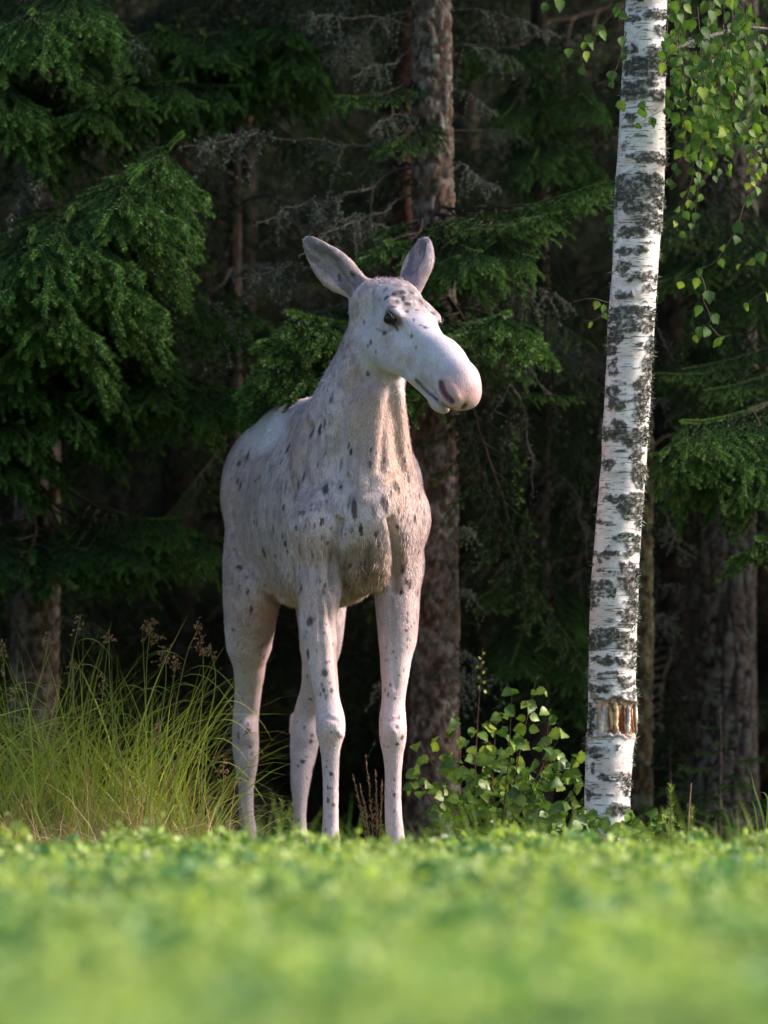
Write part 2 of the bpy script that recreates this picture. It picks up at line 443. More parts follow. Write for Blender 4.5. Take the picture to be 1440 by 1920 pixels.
def conifer(name, label, group, x, y, H, r, seed, z0=0.3, Lmax=2.0, step=0.22, protos=None, zlo=None, skip=None, trunk=None, dead=0, cat='tree'):
    rg = np.random.default_rng(seed); gz = float(terrain_z(np.array(float(x)), np.array(float(y)))) - 0.05
    t = empty(name, (x, y, gz)); tag(t, label, cat, group)
    link('trunk', trunk or TRUNKS_SHADED[seed % 3], t, scale=(r / 0.12, r / 0.12, H / 12.0))
    z = z0; a = rg.random() * 6.28
    while z < H * 0.97:
        f = z / H; Lb = Lmax * (1 - f) ** 0.8 * (0.8 + 0.35 * rg.random()); a += 2.4 + rg.normal(0, .3)
        Lb = max(Lb, 0.25)
        A = np.array([x, y, gz + z]); dv = np.array([math.cos(a), math.sin(a), lerp(-0.28, 0.35, f) + rg.normal(0, .06)])
        B = A + norm(dv) * Lb
        if not (skip and skip(A, B)):
            bough(t, (protos or B_FAR)[rg.integers(0, len(protos or B_FAR))], A, B, rg.normal(0, 0.15))
        z += step * (0.7 + 0.6 * rg.random()) * (1 + 1.2 * sstep(3.8, 5.5, np.array(z)))
    for k in range(dead):
        zz = rg.uniform(0.3, 3.4); a = rg.uniform(0, 6.28); A = np.array([x, y, gz + zz])
        bough(t, DEAD[rg.integers(0, 4)], A, A + np.array([math.cos(a), math.sin(a), rg.uniform(-.35, .1)]) * rg.uniform(0.5, 1.3), name='dead_branch')
    return t
TRUNKS_SHADED = [plain_trunk(64 + i, 12, 0.12, .38) for i in range(3)]  # same bark with deep forest shade put into its colour
TRUNKS = [plain_trunk(61, 12, 0.12), plain_trunk(62, 12, 0.12), plain_trunk(63, 12, 0.12)]
# ------------------------------------------------------------------ the moose
class Field:
    def __init__(s, lo, hi, h):
        s.lo = np.array(lo, float); s.h = h
        s.n = np.ceil((np.array(hi) - s.lo) / h).astype(int) + 1
        s.D = np.full(tuple(s.n), 0.5, np.float32)
    def block(s, lo, hi):
        a = np.clip(np.floor((np.array(lo) - s.lo) / s.h).astype(int), 0, s.n - 1)
        b = np.clip(np.ceil((np.array(hi) - s.lo) / s.h).astype(int) + 1, 1, s.n)
        sl = tuple(slice(int(x), int(y)) for x, y in zip(a, b))
        g = [s.lo[i] + s.h * np.arange(a[i], b[i], dtype=np.float32) for i in range(3)]
        X = np.stack(np.meshgrid(*g, indexing='ij'), -1).astype(np.float32)
        return sl, X
    def put(s, sl, d, k, op):
        D = s.D[sl]
        if op == 'add':
            hh = np.clip(0.5 + 0.5 * (D - d) / k, 0, 1); s.D[sl] = D + (d - D) * hh - k * hh * (1 - hh)
        else:
            hh = np.clip(0.5 + 0.5 * (-d - D) / k, 0, 1); s.D[sl] = D + (-d - D) * hh + k * hh * (1 - hh)
    def cone(s, a, b, ra, rb, k=0.03, op='add', wa=None, ws=1.0):
        a = np.asarray(a, np.float32); b = np.asarray(b, np.float32)
        rm = max(ra, rb) * max(1, ws) + k + 3 * s.h
        sl, X = s.block(np.minimum(a, b) - rm, np.maximum(a, b) + rm)
        if X.size == 0: return
        p = X - a; ab = (b - a).copy()
        if wa is not None:
            w = norm(wa).astype(np.float32)
            p = p + (1 / ws - 1) * (p @ w)[..., None] * w
            ab = ab + (1 / ws - 1) * float(ab @ w) * w
        t = np.clip((p @ ab) / float(ab @ ab), 0, 1)
        d = np.linalg.norm(p - t[..., None] * ab, axis=-1) - (ra + (rb - ra) * t)
        s.put(sl, d * min(1, ws) if wa is not None else d, k, op)
    def ell(s, c, r, ax=None, k=0.03, op='add'):
        c = np.asarray(c, np.float32); r = np.asarray(r, np.float32); rm = float(r.max()) + k + 3 * s.h
        sl, X = s.block(c - rm, c + rm)
        if X.size == 0: return
        p = X - c
        if ax is not None: p = p @ np.asarray(ax, np.float32).T
        k0 = np.linalg.norm(p / r, axis=-1); k1 = np.linalg.norm(p / (r * r), axis=-1) + 1e-6
        s.put(sl, k0 * (k0 - 1) / k1, k, op)
    def chain(s, pts, k=0.03, wa=None, ws=1.0, op='add'):
        for (a, ra), (b, rb) in zip(pts[:-1], pts[1:]): s.cone(a, b, ra, rb, k, op, wa, ws)
    def mesh(s):
        D = s.D; n = s.n; ins = D < 0
        c = np.zeros(tuple(n - 1), np.int8)
        for dx in (0, 1):
            for dy in (0, 1):
                for dz in (0, 1):
                    c += ins[dx:n[0] - 1 + dx, dy:n[1] - 1 + dy, dz:n[2] - 1 + dz]
        act = np.argwhere((c > 0) & (c < 8))
        idx = np.full(tuple(n - 1), -1, np.int32); idx[tuple(act.T)] = np.arange(len(act))
        corners = np.array([[i, j, k] for i in (0, 1) for j in (0, 1) for k in (0, 1)])
        val = np.stack([D[tuple((act + q).T)] for q in corners], 1)
        sumv = np.zeros((len(act), 3)); cnt = np.zeros(len(act))
        for i in range(8):
            for j in range(i + 1, 8):
                if np.abs(corners[i] - corners[j]).sum() == 1:
                    m = (val[:, i] < 0) != (val[:, j] < 0)
                    t = val[:, i] / (val[:, i] - val[:, j] + 1e-12)
                    pt = corners[i] + t[:, None] * (corners[j] - corners[i])
                    sumv += np.where(m[:, None], pt, 0); cnt += m
        V = s.lo + s.h * (act + sumv / cnt[:, None])
        Q = []
        for ax in range(3):
            e = np.argwhere(np.diff(ins, axis=ax)); u, w = (ax + 1) % 3, (ax + 2) % 3
            e = e[(e[:, u] > 0) & (e[:, w] > 0) & (e[:, u] < n[u] - 1) & (e[:, w] < n[w] - 1)]
            du = np.zeros(3, int); du[u] = 1; dw = np.zeros(3, int); dw[w] = 1
            q = np.stack([idx[tuple((e - du - dw).T)], idx[tuple((e - dw).T)], idx[tuple(e.T)], idx[tuple((e - du).T)]], 1)
            fl = ins[tuple(e.T)]
            q[~fl] = q[~fl][:, ::-1]
            Q.append(q)
        return V, np.concatenate(Q)

def laplace(V, Q, it, lam=0.5):
    e = np.concatenate([Q[:, [0, 1]], Q[:, [1, 2]], Q[:, [2, 3]], Q[:, [3, 0]]])
    a = np.concatenate([e[:, 0], e[:, 1]]); b = np.concatenate([e[:, 1], e[:, 0]])
    cnt = np.bincount(a, minlength=len(V)).astype(float)[:, None]
    for s_ in range(it):
        for l in (lam, -lam * 0.96):
            m = np.stack([np.bincount(a, weights=V[b, i], minlength=len(V)) for i in range(3)], 1) / cnt
            V = V + l * (m - V)
    return V
def vnormals(V, Q):
    n = np.cross(V[Q[:, 2]] - V[Q[:, 0]], V[Q[:, 3]] - V[Q[:, 1]])
    o = np.zeros_like(V)
    for k in range(4):
        for i in range(3): o[:, i] += np.bincount(Q[:, k], weights=n[:, i], minlength=len(V))
    return norm(o)

# body axes (it faces the camera, turned a little to picture right)
YAW = math.radians(17)
bf = np.array([math.sin(YAW), -math.cos(YAW), 0.0]); bs = np.array([math.cos(YAW), math.sin(YAW), 0.0]); bz = np.array([0, 0, 1.0])
BAX = np.stack([bf, bs, bz])
# head axes
HY, HP, HR_ = math.radians(36), math.radians(30), math.radians(-4)
hf = np.array([math.sin(HY) * math.cos(HP), -math.cos(HY) * math.cos(HP), -math.sin(HP)])
hs = np.array([math.cos(HY), math.sin(HY), 0.0])
hu = np.cross(hf, hs)
hs, hu = hs * math.cos(HR_) + hu * math.sin(HR_), -hs * math.sin(HR_) + hu * math.cos(HR_)
HAX = np.stack([hf, hs, hu])
HO = P(774, 598, -0.16)
def H(f, s, u): return HO + f * hf + s * hs + u * hu

F = Field((-0.72, -0.60, -0.02), (0.48, 1.95, 2.72), 0.0078)
# torso: rib barrel, belly, loin, rump, shoulders, chest
F.ell(P(600, 950, 0.72), (0.66, 0.255, 0.385), BAX, 0.10)
F.ell(P(585, 985, 0.95), (0.45, 0.262, 0.335), BAX, 0.08)
F.ell(P(520, 925, 1.30), (0.36, 0.225, 0.31), BAX, 0.10)           # rump
F.cone(P(632, 800, 0.30), P(545, 812, 1.15), 0.125, 0.115, 0.12)     # back line
F.ell(P(670, 905, 0.30), (0.30, 0.205, 0.35), BAX, 0.10)
F.ell(P(688, 955, 0.12), (0.20, 0.19, 0.26), BAX, 0.08)            # breast
F.ell(P(688, 1040, 0.15), (0.14, 0.105, 0.085), BAX, 0.05)         # brisket
F.cone(P(688, 1066, 0.2), P(640, 1075, 0.8), 0.07, 0.10, 0.10)      # sternum line
# shoulders and upper arms
for sx, top, mid, elb in (
        (-1, P(615, 890, 0.26), P(590, 985, 0.10), P(592, 1070, 0.16)),
        (1, P(738, 905, 0.32), P(755, 975, 0.18), P(752, 1070, 0.22))):
    F.cone(top, mid, 0.105, 0.080, 0.12)
    F.cone(mid, elb, 0.080, 0.070, 0.10)
# front legs
def leg(rows, k=0.03, side=0.5):
    """rows: (left px, right px, row, depth Y, depth-wise stretch)"""
    rows = np.array(rows, float)
    n = max(4, int((rows[-1][2] - rows[0][2]) / 11))
    pr = None
    for (l, r, y, Y, st) in smooth_path(rows, n):
        c = P((l + r) / 2, y, Y); R = S((r - l) / 2, Y)
        if pr is not None:
            F.cone(pr[0], c, pr[1] * 0.945, R * 0.945, 0.012 if pr[0][2] < 0.95 else k, 'add', bf, (pr[2] + st) / 2)
        pr = (c, R, st)
leg([(560, 640, 1065, 0.15, 1.2), (563, 636, 1110, 0.13, 1.25), (566, 626, 1165, 0.12, 1.25), (574, 628, 1215, 0.10, 1.2), (582, 632, 1260, 0.09, 1.15), (592, 636, 1312, 0.08, 1.1),
     (593, 645, 1348, 0.07, 1.15), (594, 645, 1375, 0.07, 1.15), (601, 638, 1403, 0.08, 1.15), (605, 635, 1440, 0.09, 1.25), (606, 634, 1500, 0.10, 1.3),
     (603, 636, 1560, 0.11, 1.25), (598, 638, 1590, 0.10, 1.2), (597, 634, 1618, 0.06, 1.2)])
leg([(716, 796, 1050, 0.25, 1.2), (707, 784, 1100, 0.24, 1.25), (711, 781, 1150, 0.22, 1.25), (714, 777, 1200, 0.20, 1.2), (714, 769, 1255, 0.18, 1.15), (715, 760, 1314, 0.17, 1.1),
     (711, 761, 1350, 0.16, 1.15), (712, 761, 1382, 0.16, 1.15), (718, 755, 1410, 0.17, 1.15), (723, 752, 1450, 0.18, 1.25), (723, 751, 1510, 0.19, 1.3),
     (724, 755, 1555, 0.19, 1.25), (730, 762, 1592, 0.17, 1.2), (735, 768, 1620, 0.13, 1.2)])
# hind legs: thigh, gaskin, hock, cannon
leg([(432, 560, 985, 1.30, 1.6), (424, 552, 1050, 1.22, 1.5), (424, 522, 1115, 1.20, 1.4), (427, 512, 1165, 1.26, 1.35), (431, 503, 1210, 1.34, 1.3), (438, 496, 1255, 1.42, 1.3), (441, 489, 1300, 1.50, 1.4),
     (438, 484, 1345, 1.55, 1.5), (437, 485, 1398, 1.54, 1.4), (442, 482, 1436, 1.51, 1.25), (448, 476, 1470, 1.50, 1.25), (449, 475, 1525, 1.47, 1.25),
     (452, 480, 1560, 1.44, 1.25), (452, 482, 1590, 1.40, 1.25), (452, 480, 1600, 1.38, 1.3)], 0.035)
leg([(540, 650, 1000, 1.30, 1.5), (552, 648, 1080, 1.15, 1.45), (562, 642, 1160, 1.12, 1.35), (568, 634, 1222, 1.18, 1.3), (566, 620, 1283, 1.28, 1.3), (552, 602, 1335, 1.36, 1.3),
     (545, 598, 1385, 1.38, 1.25), (545, 590, 1424, 1.35, 1.2), (546, 580, 1467, 1.32, 1.2), (551, 574, 1512, 1.29, 1.25), (552, 574, 1555, 1.26, 1.25),
     (552, 580, 1590, 1.22, 1.25), (552, 578, 1600, 1.20, 1.3)], 0.03)
F.cone(P(553, 1345, 1.43), P(549, 1372, 1.46), 0.022, 0.016, 0.03)   # point of the hock
F.cone(P(462, 1330, 1.60), P(462, 1350, 1.64), 0.022, 0.018, 0.03)
# knee caps
for kx, ky, kY in ((622, 1362, 0.02), (738, 1367, 0.11)):
    F.ell(P(kx, ky, kY), (0.028, 0.036, 0.045), BAX, 0.03)
for kx, ky, kY in ((462, 1372, 1.44), (574, 1378, 1.29)):
    F.ell(P(kx, ky, kY + .035), (0.03, 0.035, 0.045), BAX, 0.04)
# neck
nk = [(P(655, 842, 0.25), 0.200), (P(668, 775, 0.16), 0.163), (P(685, 715, 0.12), 0.130), (P(705, 650, 0.09), 0.110), (P(712, 600, 0.04), 0.090)]
for (a, ra), (b, rb) in zip(nk[:-1], nk[1:]): F.cone(a, b, ra, rb, 0.08, 'add', bf, 1.25)
F.cone(P(650, 768, 0.42), P(704, 640, 0.12), 0.10, 0.072, 0.06)       # mane ridge
F.cone(P(706, 745, -0.05), P(700, 960, 0.0), 0.05, 0.085, 0.06)      # windpipe
F.cone(P(738, 725, -0.02), P(752, 900, 0.10), 0.03, 0.06, 0.05)      # muscle to the left shoulder
F.cone(P(668, 690, 0.0), P(628, 880, 0.10), 0.035, 0.07, 0.06)
# head
F.ell(H(-0.11, 0, 0.0), (0.115, 0.095, 0.10), HAX, 0.04)         # braincase
F.ell(H(-0.03, 0, -0.025), (0.13, 0.108, 0.080), HAX, 0.04)         # brow plate
for sg in (-1, 1):
    F.ell(H(-0.005, sg * 0.100, 0.022), (0.046, 0.024, 0.022), HAX, 0.025)   # orbital rims
    F.ell(H(-0.055, sg * 0.085, 0.026), (0.03, 0.022, 0.022), HAX, 0.03) # pedicles
    F.ell(H(-0.005, sg * 0.066, -0.115), (0.135, 0.042, 0.105), HAX, 0.045)  # cheeks
    F.cone(H(-0.09, sg * 0.066, -0.16), H(0.20, sg * 0.040, -0.165), 0.050, 0.025, 0.04)  # jaw bones
F.ell(H(0.00, 0, -0.085), (0.16, 0.082, 0.115), HAX, 0.05)
F.cone(H(0.05, 0, -0.05), H(0.28, 0, -0.045), 0.088, 0.070, 0.05, 'add', hs, 0.95)     # snout
F.cone(H(0.05, 0, -0.10), H(0.30, 0, -0.098), 0.070, 0.046, 0.05)
F.cone(H(0.26, 0, -0.035), H(0.40, 0, -0.050), 0.066, 0.070, 0.05)    # bulb of the nose
F.ell(H(0.435, 0, -0.090), (0.068, 0.073, 0.084), HAX, 0.04)
for sg in (-1, 1):
    F.ell(H(0.430, sg * 0.044, -0.105), (0.062, 0.036, 0.056), HAX, 0.03)      # flaps beside the nostrils
    F.ell(H(0.33, sg * 0.045, -0.10), (0.085, 0.026, 0.045), HAX, 0.03)        # upper lip
F.cone(H(0.10, 0, -0.165), H(0.33, 0, -0.190), 0.044, 0.031, 0.03)       # lower jaw
F.ell(H(0.345, 0, -0.200), (0.055, 0.038, 0.032), HAX, 0.02)                # chin and lower lip
# mouth line, nostrils, eye sockets cut in
for sg in (-1, 1):
    F.cone(H(0.225, sg * 0.075, -0.118), H(0.30, sg * 0.068, -0.140), 0.006, 0.009, 0.012, 'cut')
    F.cone(H(0.30, sg * 0.068, -0.140), H(0.415, sg * 0.045, -0.160), 0.009, 0.011, 0.012, 'cut')
    F.ell(H(0.005, sg * 0.137, -0.006), (0.030, 0.016, 0.017), HAX, 0.012, 'cut')
    F.cone(H(0.06, sg * 0.105, -0.03), H(0.20, sg * 0.085, -0.045), 0.012, 0.014, 0.05, 'cut')   # hollow in front of the eye
# crown between the ears, back of the skull, throat
F.ell(P(722, 556, -0.02), (0.09, 0.115, 0.070), BAX, 0.04)
F.ell(P(696, 575, 0.03), (0.09, 0.085, 0.10), BAX, 0.05)
F.cone(H(-0.07, 0, -0.10), P(700, 700, 0.05), 0.085, 0.105, 0.05)
# ears: blade, then the cup is cut out
def ear(base, tip, openn, w, droop=0.0):
    base = np.asarray(base); tip = np.asarray(tip); L = np.linalg.norm(tip - base); a = norm(tip - base)
    n = norm(np.asarray(openn) - np.dot(openn, a) * a); b = np.cross(a, n)
    dz = np.array([0, 0, droop])
    tt = np.array([-0.25, 0.0, 0.15, 0.32, 0.50, 0.68, 0.84, 0.95, 1.0])
    ww = np.array([0.55, 0.50, 0.64, 0.92, 1.0, 0.82, 0.50, 0.22, 0.08]) * w
    pts = [(base + a * L * t + dz * math.sin(math.pi * min(max(t, 0), 1)) - n * 0.012, r) for t, r in zip(tt, ww)]
    F.chain(pts, 0.02, n, 0.42)
    cut = [(base + a * L * t + dz * math.sin(math.pi * t) + n * w * 0.36, r) for t, r in zip((0.22, 0.34, 0.50, 0.68, 0.84, 0.93), np.array((0.28, 0.60, 0.80, 0.72, 0.46, 0.14)) * w)]
    F.chain(cut, 0.010, n, 0.75, 'cut')
    return np.stack([a, b, n]), base + a * L * 0.5, L
EB1, ET1 = P(672, 540, 0.0), P(573, 451, 0.06)
EB2, ET2 = P(770, 540, 0.06), P(790, 452, 0.16)
ear1 = ear(EB1, ET1, (-0.35, -0.9, -0.25), 0.066, -0.018)
ear2 = ear(EB2, ET2, (-0.70, -0.70, 0.0), 0.070, 0.010)

mV, mQ = F.mesh()
del F
mV = laplace(mV, mQ, 3, 0.6)
mN = vnormals(mV, mQ)
# soft muscle and hide relief
rel = (fnoise(mV * np.array([1, 1, 0.6]), 9, 3, 3) - 0.5) * 0.010 + (fnoise(mV * np.array([1, 1, 0.35]), 34, 4, 2) - 0.5) * 0.003
hl = (mV - HO) @ HAX.T                                # head-local coordinates
headw = sstep(0.34, 0.22, np.linalg.norm((hl - np.array([0.12, 0, -0.05])) * np.array([0.8, 1.4, 1.2]), axis=1))
mV = mV + mN * (rel * (1 - 0.8 * headw))[:, None]
mN = vnormals(mV, mQ)

# grooves and swellings of the muscles, drawn onto the surface where the photograph shows them
def relief(poly, width, depth, Ymin=-1, Ymax=3):
    global mV
    pp = np.array([P(x, y, 0) for x, y in smooth_path(np.array(poly, float), 24)])
    d = CAM_D + mV[:, 1]
    q = np.stack([mV[:, 0] * CAM_D / d, CAM_H + (mV[:, 2] - CAM_H) * CAM_D / d], 1)
    a, b = pp[:-1][:, [0, 2]], pp[1:][:, [0, 2]]
    m = (mN[:, 1] < 0.1) & (mV[:, 1] > Ymin) & (mV[:, 1] < Ymax) & (q[:, 0] > pp[:, 0].min() - 4 * width) & (q[:, 0] < pp[:, 0].max() + 4 * width) & (q[:, 1] > pp[:, 2].min() - 4 * width) & (q[:, 1] < pp[:, 2].max() + 4 * width)
    id_ = np.nonzero(m)[0]; best = np.full(len(id_), 9.0)
    for i in range(len(a)):
        ab = b[i] - a[i]; t = np.clip(((q[id_] - a[i]) @ ab) / (ab @ ab), 0, 1)
        best = np.minimum(best, np.linalg.norm(q[id_] - a[i] - t[:, None] * ab, axis=1))
    w = np.exp(-(best / width) ** 2) * sstep(0.1, -0.25, mN[id_, 1])
    mV[id_] -= mN[id_] * (w * depth)[:, None]
relief([(636, 975), (625, 1035), (628, 1105)], 0.016, 0.034, Ymax=0.45)
relief([(734, 975), (744, 1035), (740, 1105)], 0.016, 0.034, Ymax=0.45)
relief([(578, 800), (560, 870), (545, 945), (551, 1010), (561, 1065)], 0.022, 0.024)
relief([(430, 1035), (455, 1070), (488, 1098), (520, 1122)], 0.020, 0.022)
relief([(610, 1100), (620, 1170), (632, 1245), (636, 1300)], 0.010, 0.009, Ymax=0.4)
relief([(598, 1110), (600, 1180), (606, 1260)], 0.008, 0.006, Ymax=0.4)
relief([(733, 1120), (735, 1200), (742, 1290)], 0.008, 0.006, Ymax=0.4)
relief([(668, 700), (640, 790), (632, 880)], 0.022, 0.014, Ymax=0.4)
relief([(735, 730), (722, 810), (715, 880)], 0.02, 0.016, Ymax=0.4)
relief([(748, 740), (752, 800), (760, 870)], 0.02, -0.012, Ymax=0.4)
relief([(655, 760), (662, 850), (680, 930)], 0.03, -0.016, Ymax=0.4)
relief([(600, 930), (592, 985), (598, 1050)], 0.035, -0.016, Ymax=0.4)
relief([(765, 930), (768, 985), (762, 1040)], 0.03, -0.012, Ymax=0.5)
relief([(640, 900), (690, 925), (740, 895)], 0.02, 0.008, Ymax=0.4)
relief([(690, 1020), (688, 1060), (684, 1085)], 0.012, 0.020, Ymax=0.4)
relief([(660, 1060), (672, 1090)], 0.035, -0.014, Ymax=0.4)
relief([(722, 1055), (712, 1088)], 0.035, -0.014, Ymax=0.4)
relief([(612, 1345), (633, 1352)], 0.010, 0.006, Ymax=0.4); relief([(634, 1372), (640, 1378)], 0.010, -0.008, Ymax=0.4)
relief([(726, 1352), (752, 1350)], 0.010, 0.005, Ymax=0.4); relief([(735, 1368), (740, 1372)], 0.012, -0.006, Ymax=0.4)
relief([(606, 1420), (612, 1500)], 0.006, 0.004, Ymax=0.4); relief([(728, 1430), (730, 1520)], 0.006, 0.004, Ymax=0.4)
relief([(827, 718), (829, 728), (836, 741), (848, 753)], 0.010, 0.022, Ymax=0.2)
relief([(838, 712), (850, 728), (858, 745)], 0.012, -0.006, Ymax=0.2)
relief([(780, 712), (800, 733), (820, 749), (838, 763), (850, 768)], 0.006, 0.010, Ymax=0.2)
relief([(866, 765), (873, 758)], 0.006, 0.008, Ymax=0.2)
relief([(745, 690), (700, 665), (684, 640)], 0.02, -0.006, Ymax=0.2)
relief([(702, 545), (704, 570), (700, 592)], 0.010, 0.010, Ymax=0.2)
relief([(760, 640), (790, 680), (815, 700)], 0.02, 0.006, Ymax=0.2)
for r_ in range(5):                                             # faint ribs
    relief([(536 - r_ * 17, 880), (530 - r_ * 17, 960), (540 - r_ * 17, 1050)], 0.010, 0.004, Ymin=0.5)
mN = vnormals(mV, mQ)

# colours of coat and skin, one function for both
def ray(px, py):
    o = Vector((0, -CAM_D, CAM_H)); d = (Vector(P(px, py, 0)) - o).normalized()
    h = mbvh.ray_cast(o, d)
    return None if h[0] is None else (np.array(h[0]), np.array(h[1]))
mbvh = BVHTree.FromPolygons([tuple(v) for v in mV], [tuple(int(i) for i in q) for q in mQ])
SPOTS = [ # px, py, half width, half height (px), tilt
 (466,853,4,14,.2),(451,868,4,8,0),(447,868,3,6,0),(452,910,5,9,.1),(447,900,4,6,0),(434,897,3,5,0),(541,838,4,13,.5),(516,838,2,18,.6),(502,858,2,12,.5),(589,805,4,18,.4),(600,807,5,8,0),
 (570,893,4,10,.2),(611,916,6,10,0),(741,908,6,9,0),(747,916,4,6,0),(601,800,4,8,.3),(536,912,3,14,.2),(502,860,2,7,.3),(512,990,3,6,0),(495,1034,6,10,-.3),(535,1018,4,5,0),(468,970,2,5,0),(482,978,3,6,0),
 (478,960,2,6,0),(603,1006,2,4,0),(602,980,1.5,3,0),(570,960,2,5,0),(573,985,2,4,0),(555,987,2,5,0),(664,950,5,18,0),(676,990,3,9,0),(655,940,3,14,.2),(700,958,3,12,-.2),(722,945,5,16,-.2),(747,955,3,7,0),(778,970,3,8,0),
 (766,895,3,9,0),(786,930,3,7,0),(756,1060,5,12,.3),(768,1095,4,8,0),(762,1090,3,6,0),(783,1110,2,6,0),(436,1085,2,12,0),(431,1040,2,6,0),(452,1065,3,5,0),(464,1108,3,4,0),(471,1142,4,6,0),(437,1180,4,4,0),(447,1062,3,4,0),
 (581,1165,6,8,.4),(590,1161,2,2,0),(563,1095,3,12,0),(566,1102,2,5,0),(577,1226,4,9,0),(608,1261,4,6,0),(622,1295,3,4,0),(607,1294,3,4,0),(604,1284,2,3,0),(629,1271,2,3,0),(613,1242,2,2,0),(575,1185,2,3,0),(624,1208,2,2,0),(570,1193,2,3,0),
 (614,1260,2,3,0),(601,1300,2,3,0),(612,1304,2,3,0),(620,1450,3,4,0),(612,1437,2,2,0),(614,1476,2,3,0),(615,1500,3,5,0),(625,1508,2,3,0),(610,1555,2,3,0),(623,1452,2,3,0),(618,1530,1.5,2,0),
 (764,1147,2,2,0),(765,1151,2,2,0),(762,1157,2,2,0),(764,1163,2,2,0),(771,1174,2,2,0),(767,1177,2,2,0),(762,1181,3,2,0),(766,1190,2,2,0),(765,1196,2,2,0),(777,1167,2,2,0),(764,1213,1.5,2,0),(757,1256,1.5,2,0),(728,1302,2,4,.3),
 (741,1309,2,2,0),(722,1294,2,3,0),(744,1363,4,3,0),(755,1382,5,4,0),(745,1395,3,3,0),(748,1346,2,2,0),(714,1350,2,3,0),(713,1382,2,2,0),(739,1489,2,4,0),(740,1520,1.5,3,0),(770,1200,1.5,2,0),(732,1283,1.5,3,0),
 (494,1205,2,3,0),(492,1208,2,2,0),(488,1229,2,2,0),(495,1232,2,2,0),(450,1241,2,2,0),(481,1334,2,2,0),(450,1354,2,2,0),(465,1358,2,3,0),(447,1379,3,6,0),(465,1370,4,5,0),(452,1462,2,3,0),(464,1462,2,2,0),(447,1298,2,2,0),(470,1400,2,3,0),
 (571,1364,2,3,0),(585,1378,2,3,0),(583,1390,3,4,0),(568,1427,4,3,0),(559,1435,2,2,0),(574,1420,2,2,0),(576,1268,2,4,0),(582,1311,3,2,0),
 (661,514,5,3,.5),(725,558,6,6,0),(738,552,5,4,0),(754,548,6,5,0),(765,570,6,4,0),(773,549,5,3,0),(800,577,6,5,.5),(745,566,5,6,0),(756,560,4,6,0),(721,624,6,4,0),(782,581,4,2,0),(788,610,4,2,.3),(798,614,4,3,.3),(780,652,2.5,2.5,0),
 (695,642,2.5,5,0),(690,648,2,4,0),(683,604,2,4,0),(772,630,2,4,0),(776,600,2,3,0),(705,660,2,3,0),(763,584,4,3,0),(812,588,5,4,.4),(790,566,6,4,.4),(739,575,4,3,0),(822,604,3,3,0),
 (622,745,3,10,.2),(609,790,2,8,.2),(659,845,3,8,0),(640,912,3,5,0),(630,965,2,4,0),(648,1000,2,3,0),(705,1000,3,6,0),(620,990,2,4,0),(585,945,2,4,0),(590,985,2,4,0),(745,985,3,5,0),(690,700,3,4,0),(640,1060,2,4,0),(560,905,2,6,.1),(522,900,2,5,.1),(640,870,3,10,.1),(693,868,3,10,-.1),(724,862,3,10,-.2),(545,870,2,8,.3),(528,865,2,7,.4),(480,900,2,4,0),(470,930,2,4,0)]
r2 = np.random.default_rng(4)
for _ in range(85):
    SPOTS.append((r2.uniform(425, 790), r2.uniform(830, 1120), r2.uniform(1, 2.6), r2.uniform(2, 5.5), r2.uniform(-.2, .4)))
for _ in range(70):
    x0, y0 = [(462, 1260), (615, 1330), (740, 1300), (570, 1400)][_ % 4]
    SPOTS.append((x0 + r2.normal(0, 14), y0 + r2.normal(0, 110), r2.uniform(0.8, 1.6), r2.uniform(1, 2.5), 0))
spot3 = []
for (x, y, a, b, tl) in SPOTS:
    h = ray(x, y)
    if h is None: continue
    Y = h[0][1]; u_ = np.array([math.cos(tl), 0, math.sin(tl)]); v_ = np.array([-math.sin(tl), 0, math.cos(tl)])
    # long axis leans to picture right at the top for positive tilt
    u_ = np.array([math.cos(tl), 0, -math.sin(tl)]); v_ = np.array([math.sin(tl), 0, math.cos(tl)])
    n_ = h[1] if h[1][1] < 0 else -h[1]
    u_ = norm(u_ - n_ * (u_ @ n_)); v_ = norm(np.cross(n_, u_))
    spot3.append((h[0], u_, v_, n_, S(a * 1.12 + .3, Y), S(b * 1.08 + .3, Y), 0.55 if (a <= 3 and b >= 10) else r2.uniform(.85, 1)))
# far side and rear: the same kind of specks at random
ids = r2.choice(len(mV), 160, replace=False)
for i in ids:
    if mN[i, 1] > -0.1 and mV[i, 2] > 0.3:
        n_ = mN[i]; v_ = norm(np.array([0.0, 0, 1.0]) - n_ * n_[2] * 0.999); u_ = np.cross(v_, n_)
        q = r2.uniform(0.4, 1.2); spot3.append((mV[i], u_, v_, n_, 0.009 * q, 0.017 * q, .8))
DBG = False
LINES3 = []
for pl_, w0, w1, cc_, am in (([(780, 712), (800, 733), (820, 749), (838, 763), (850, 768)], .003, .010, (.06, .04, .045), .9), ([(827, 718), (829, 728), (836, 741), (848, 753)], .008, .018, (.09, .03, .045), .95),
                        ([(866, 764), (872, 759)], .004, .011, (.10, .04, .05), .8), ([(737, 606), (745, 618)], .003, .010, (.04, .03, .03), .85), ([(700, 548), (703, 570), (701, 590)], .004, .014, (.24, .24, .28), .5), ([(706, 617), (722, 622), (735, 616)], .002, .007, (.16, .12, .12), .6)):
    hp = [ray(x, y) for x, y in smooth_path(np.array(pl_, float), 9)]; hp = np.array([h[0] for h in hp if h is not None])
    if len(hp) < 2: continue
    LINES3.append((hp, w0, w1, cc_, am)); ql = (hp - HO) @ HAX.T; ql[:, 1] *= -1; LINES3.append((ql @ HAX + HO, w0, w1, cc_, am))
EYE = [H(0.006, -0.1135, -0.004), H(0.006, 0.1135, -0.004)]
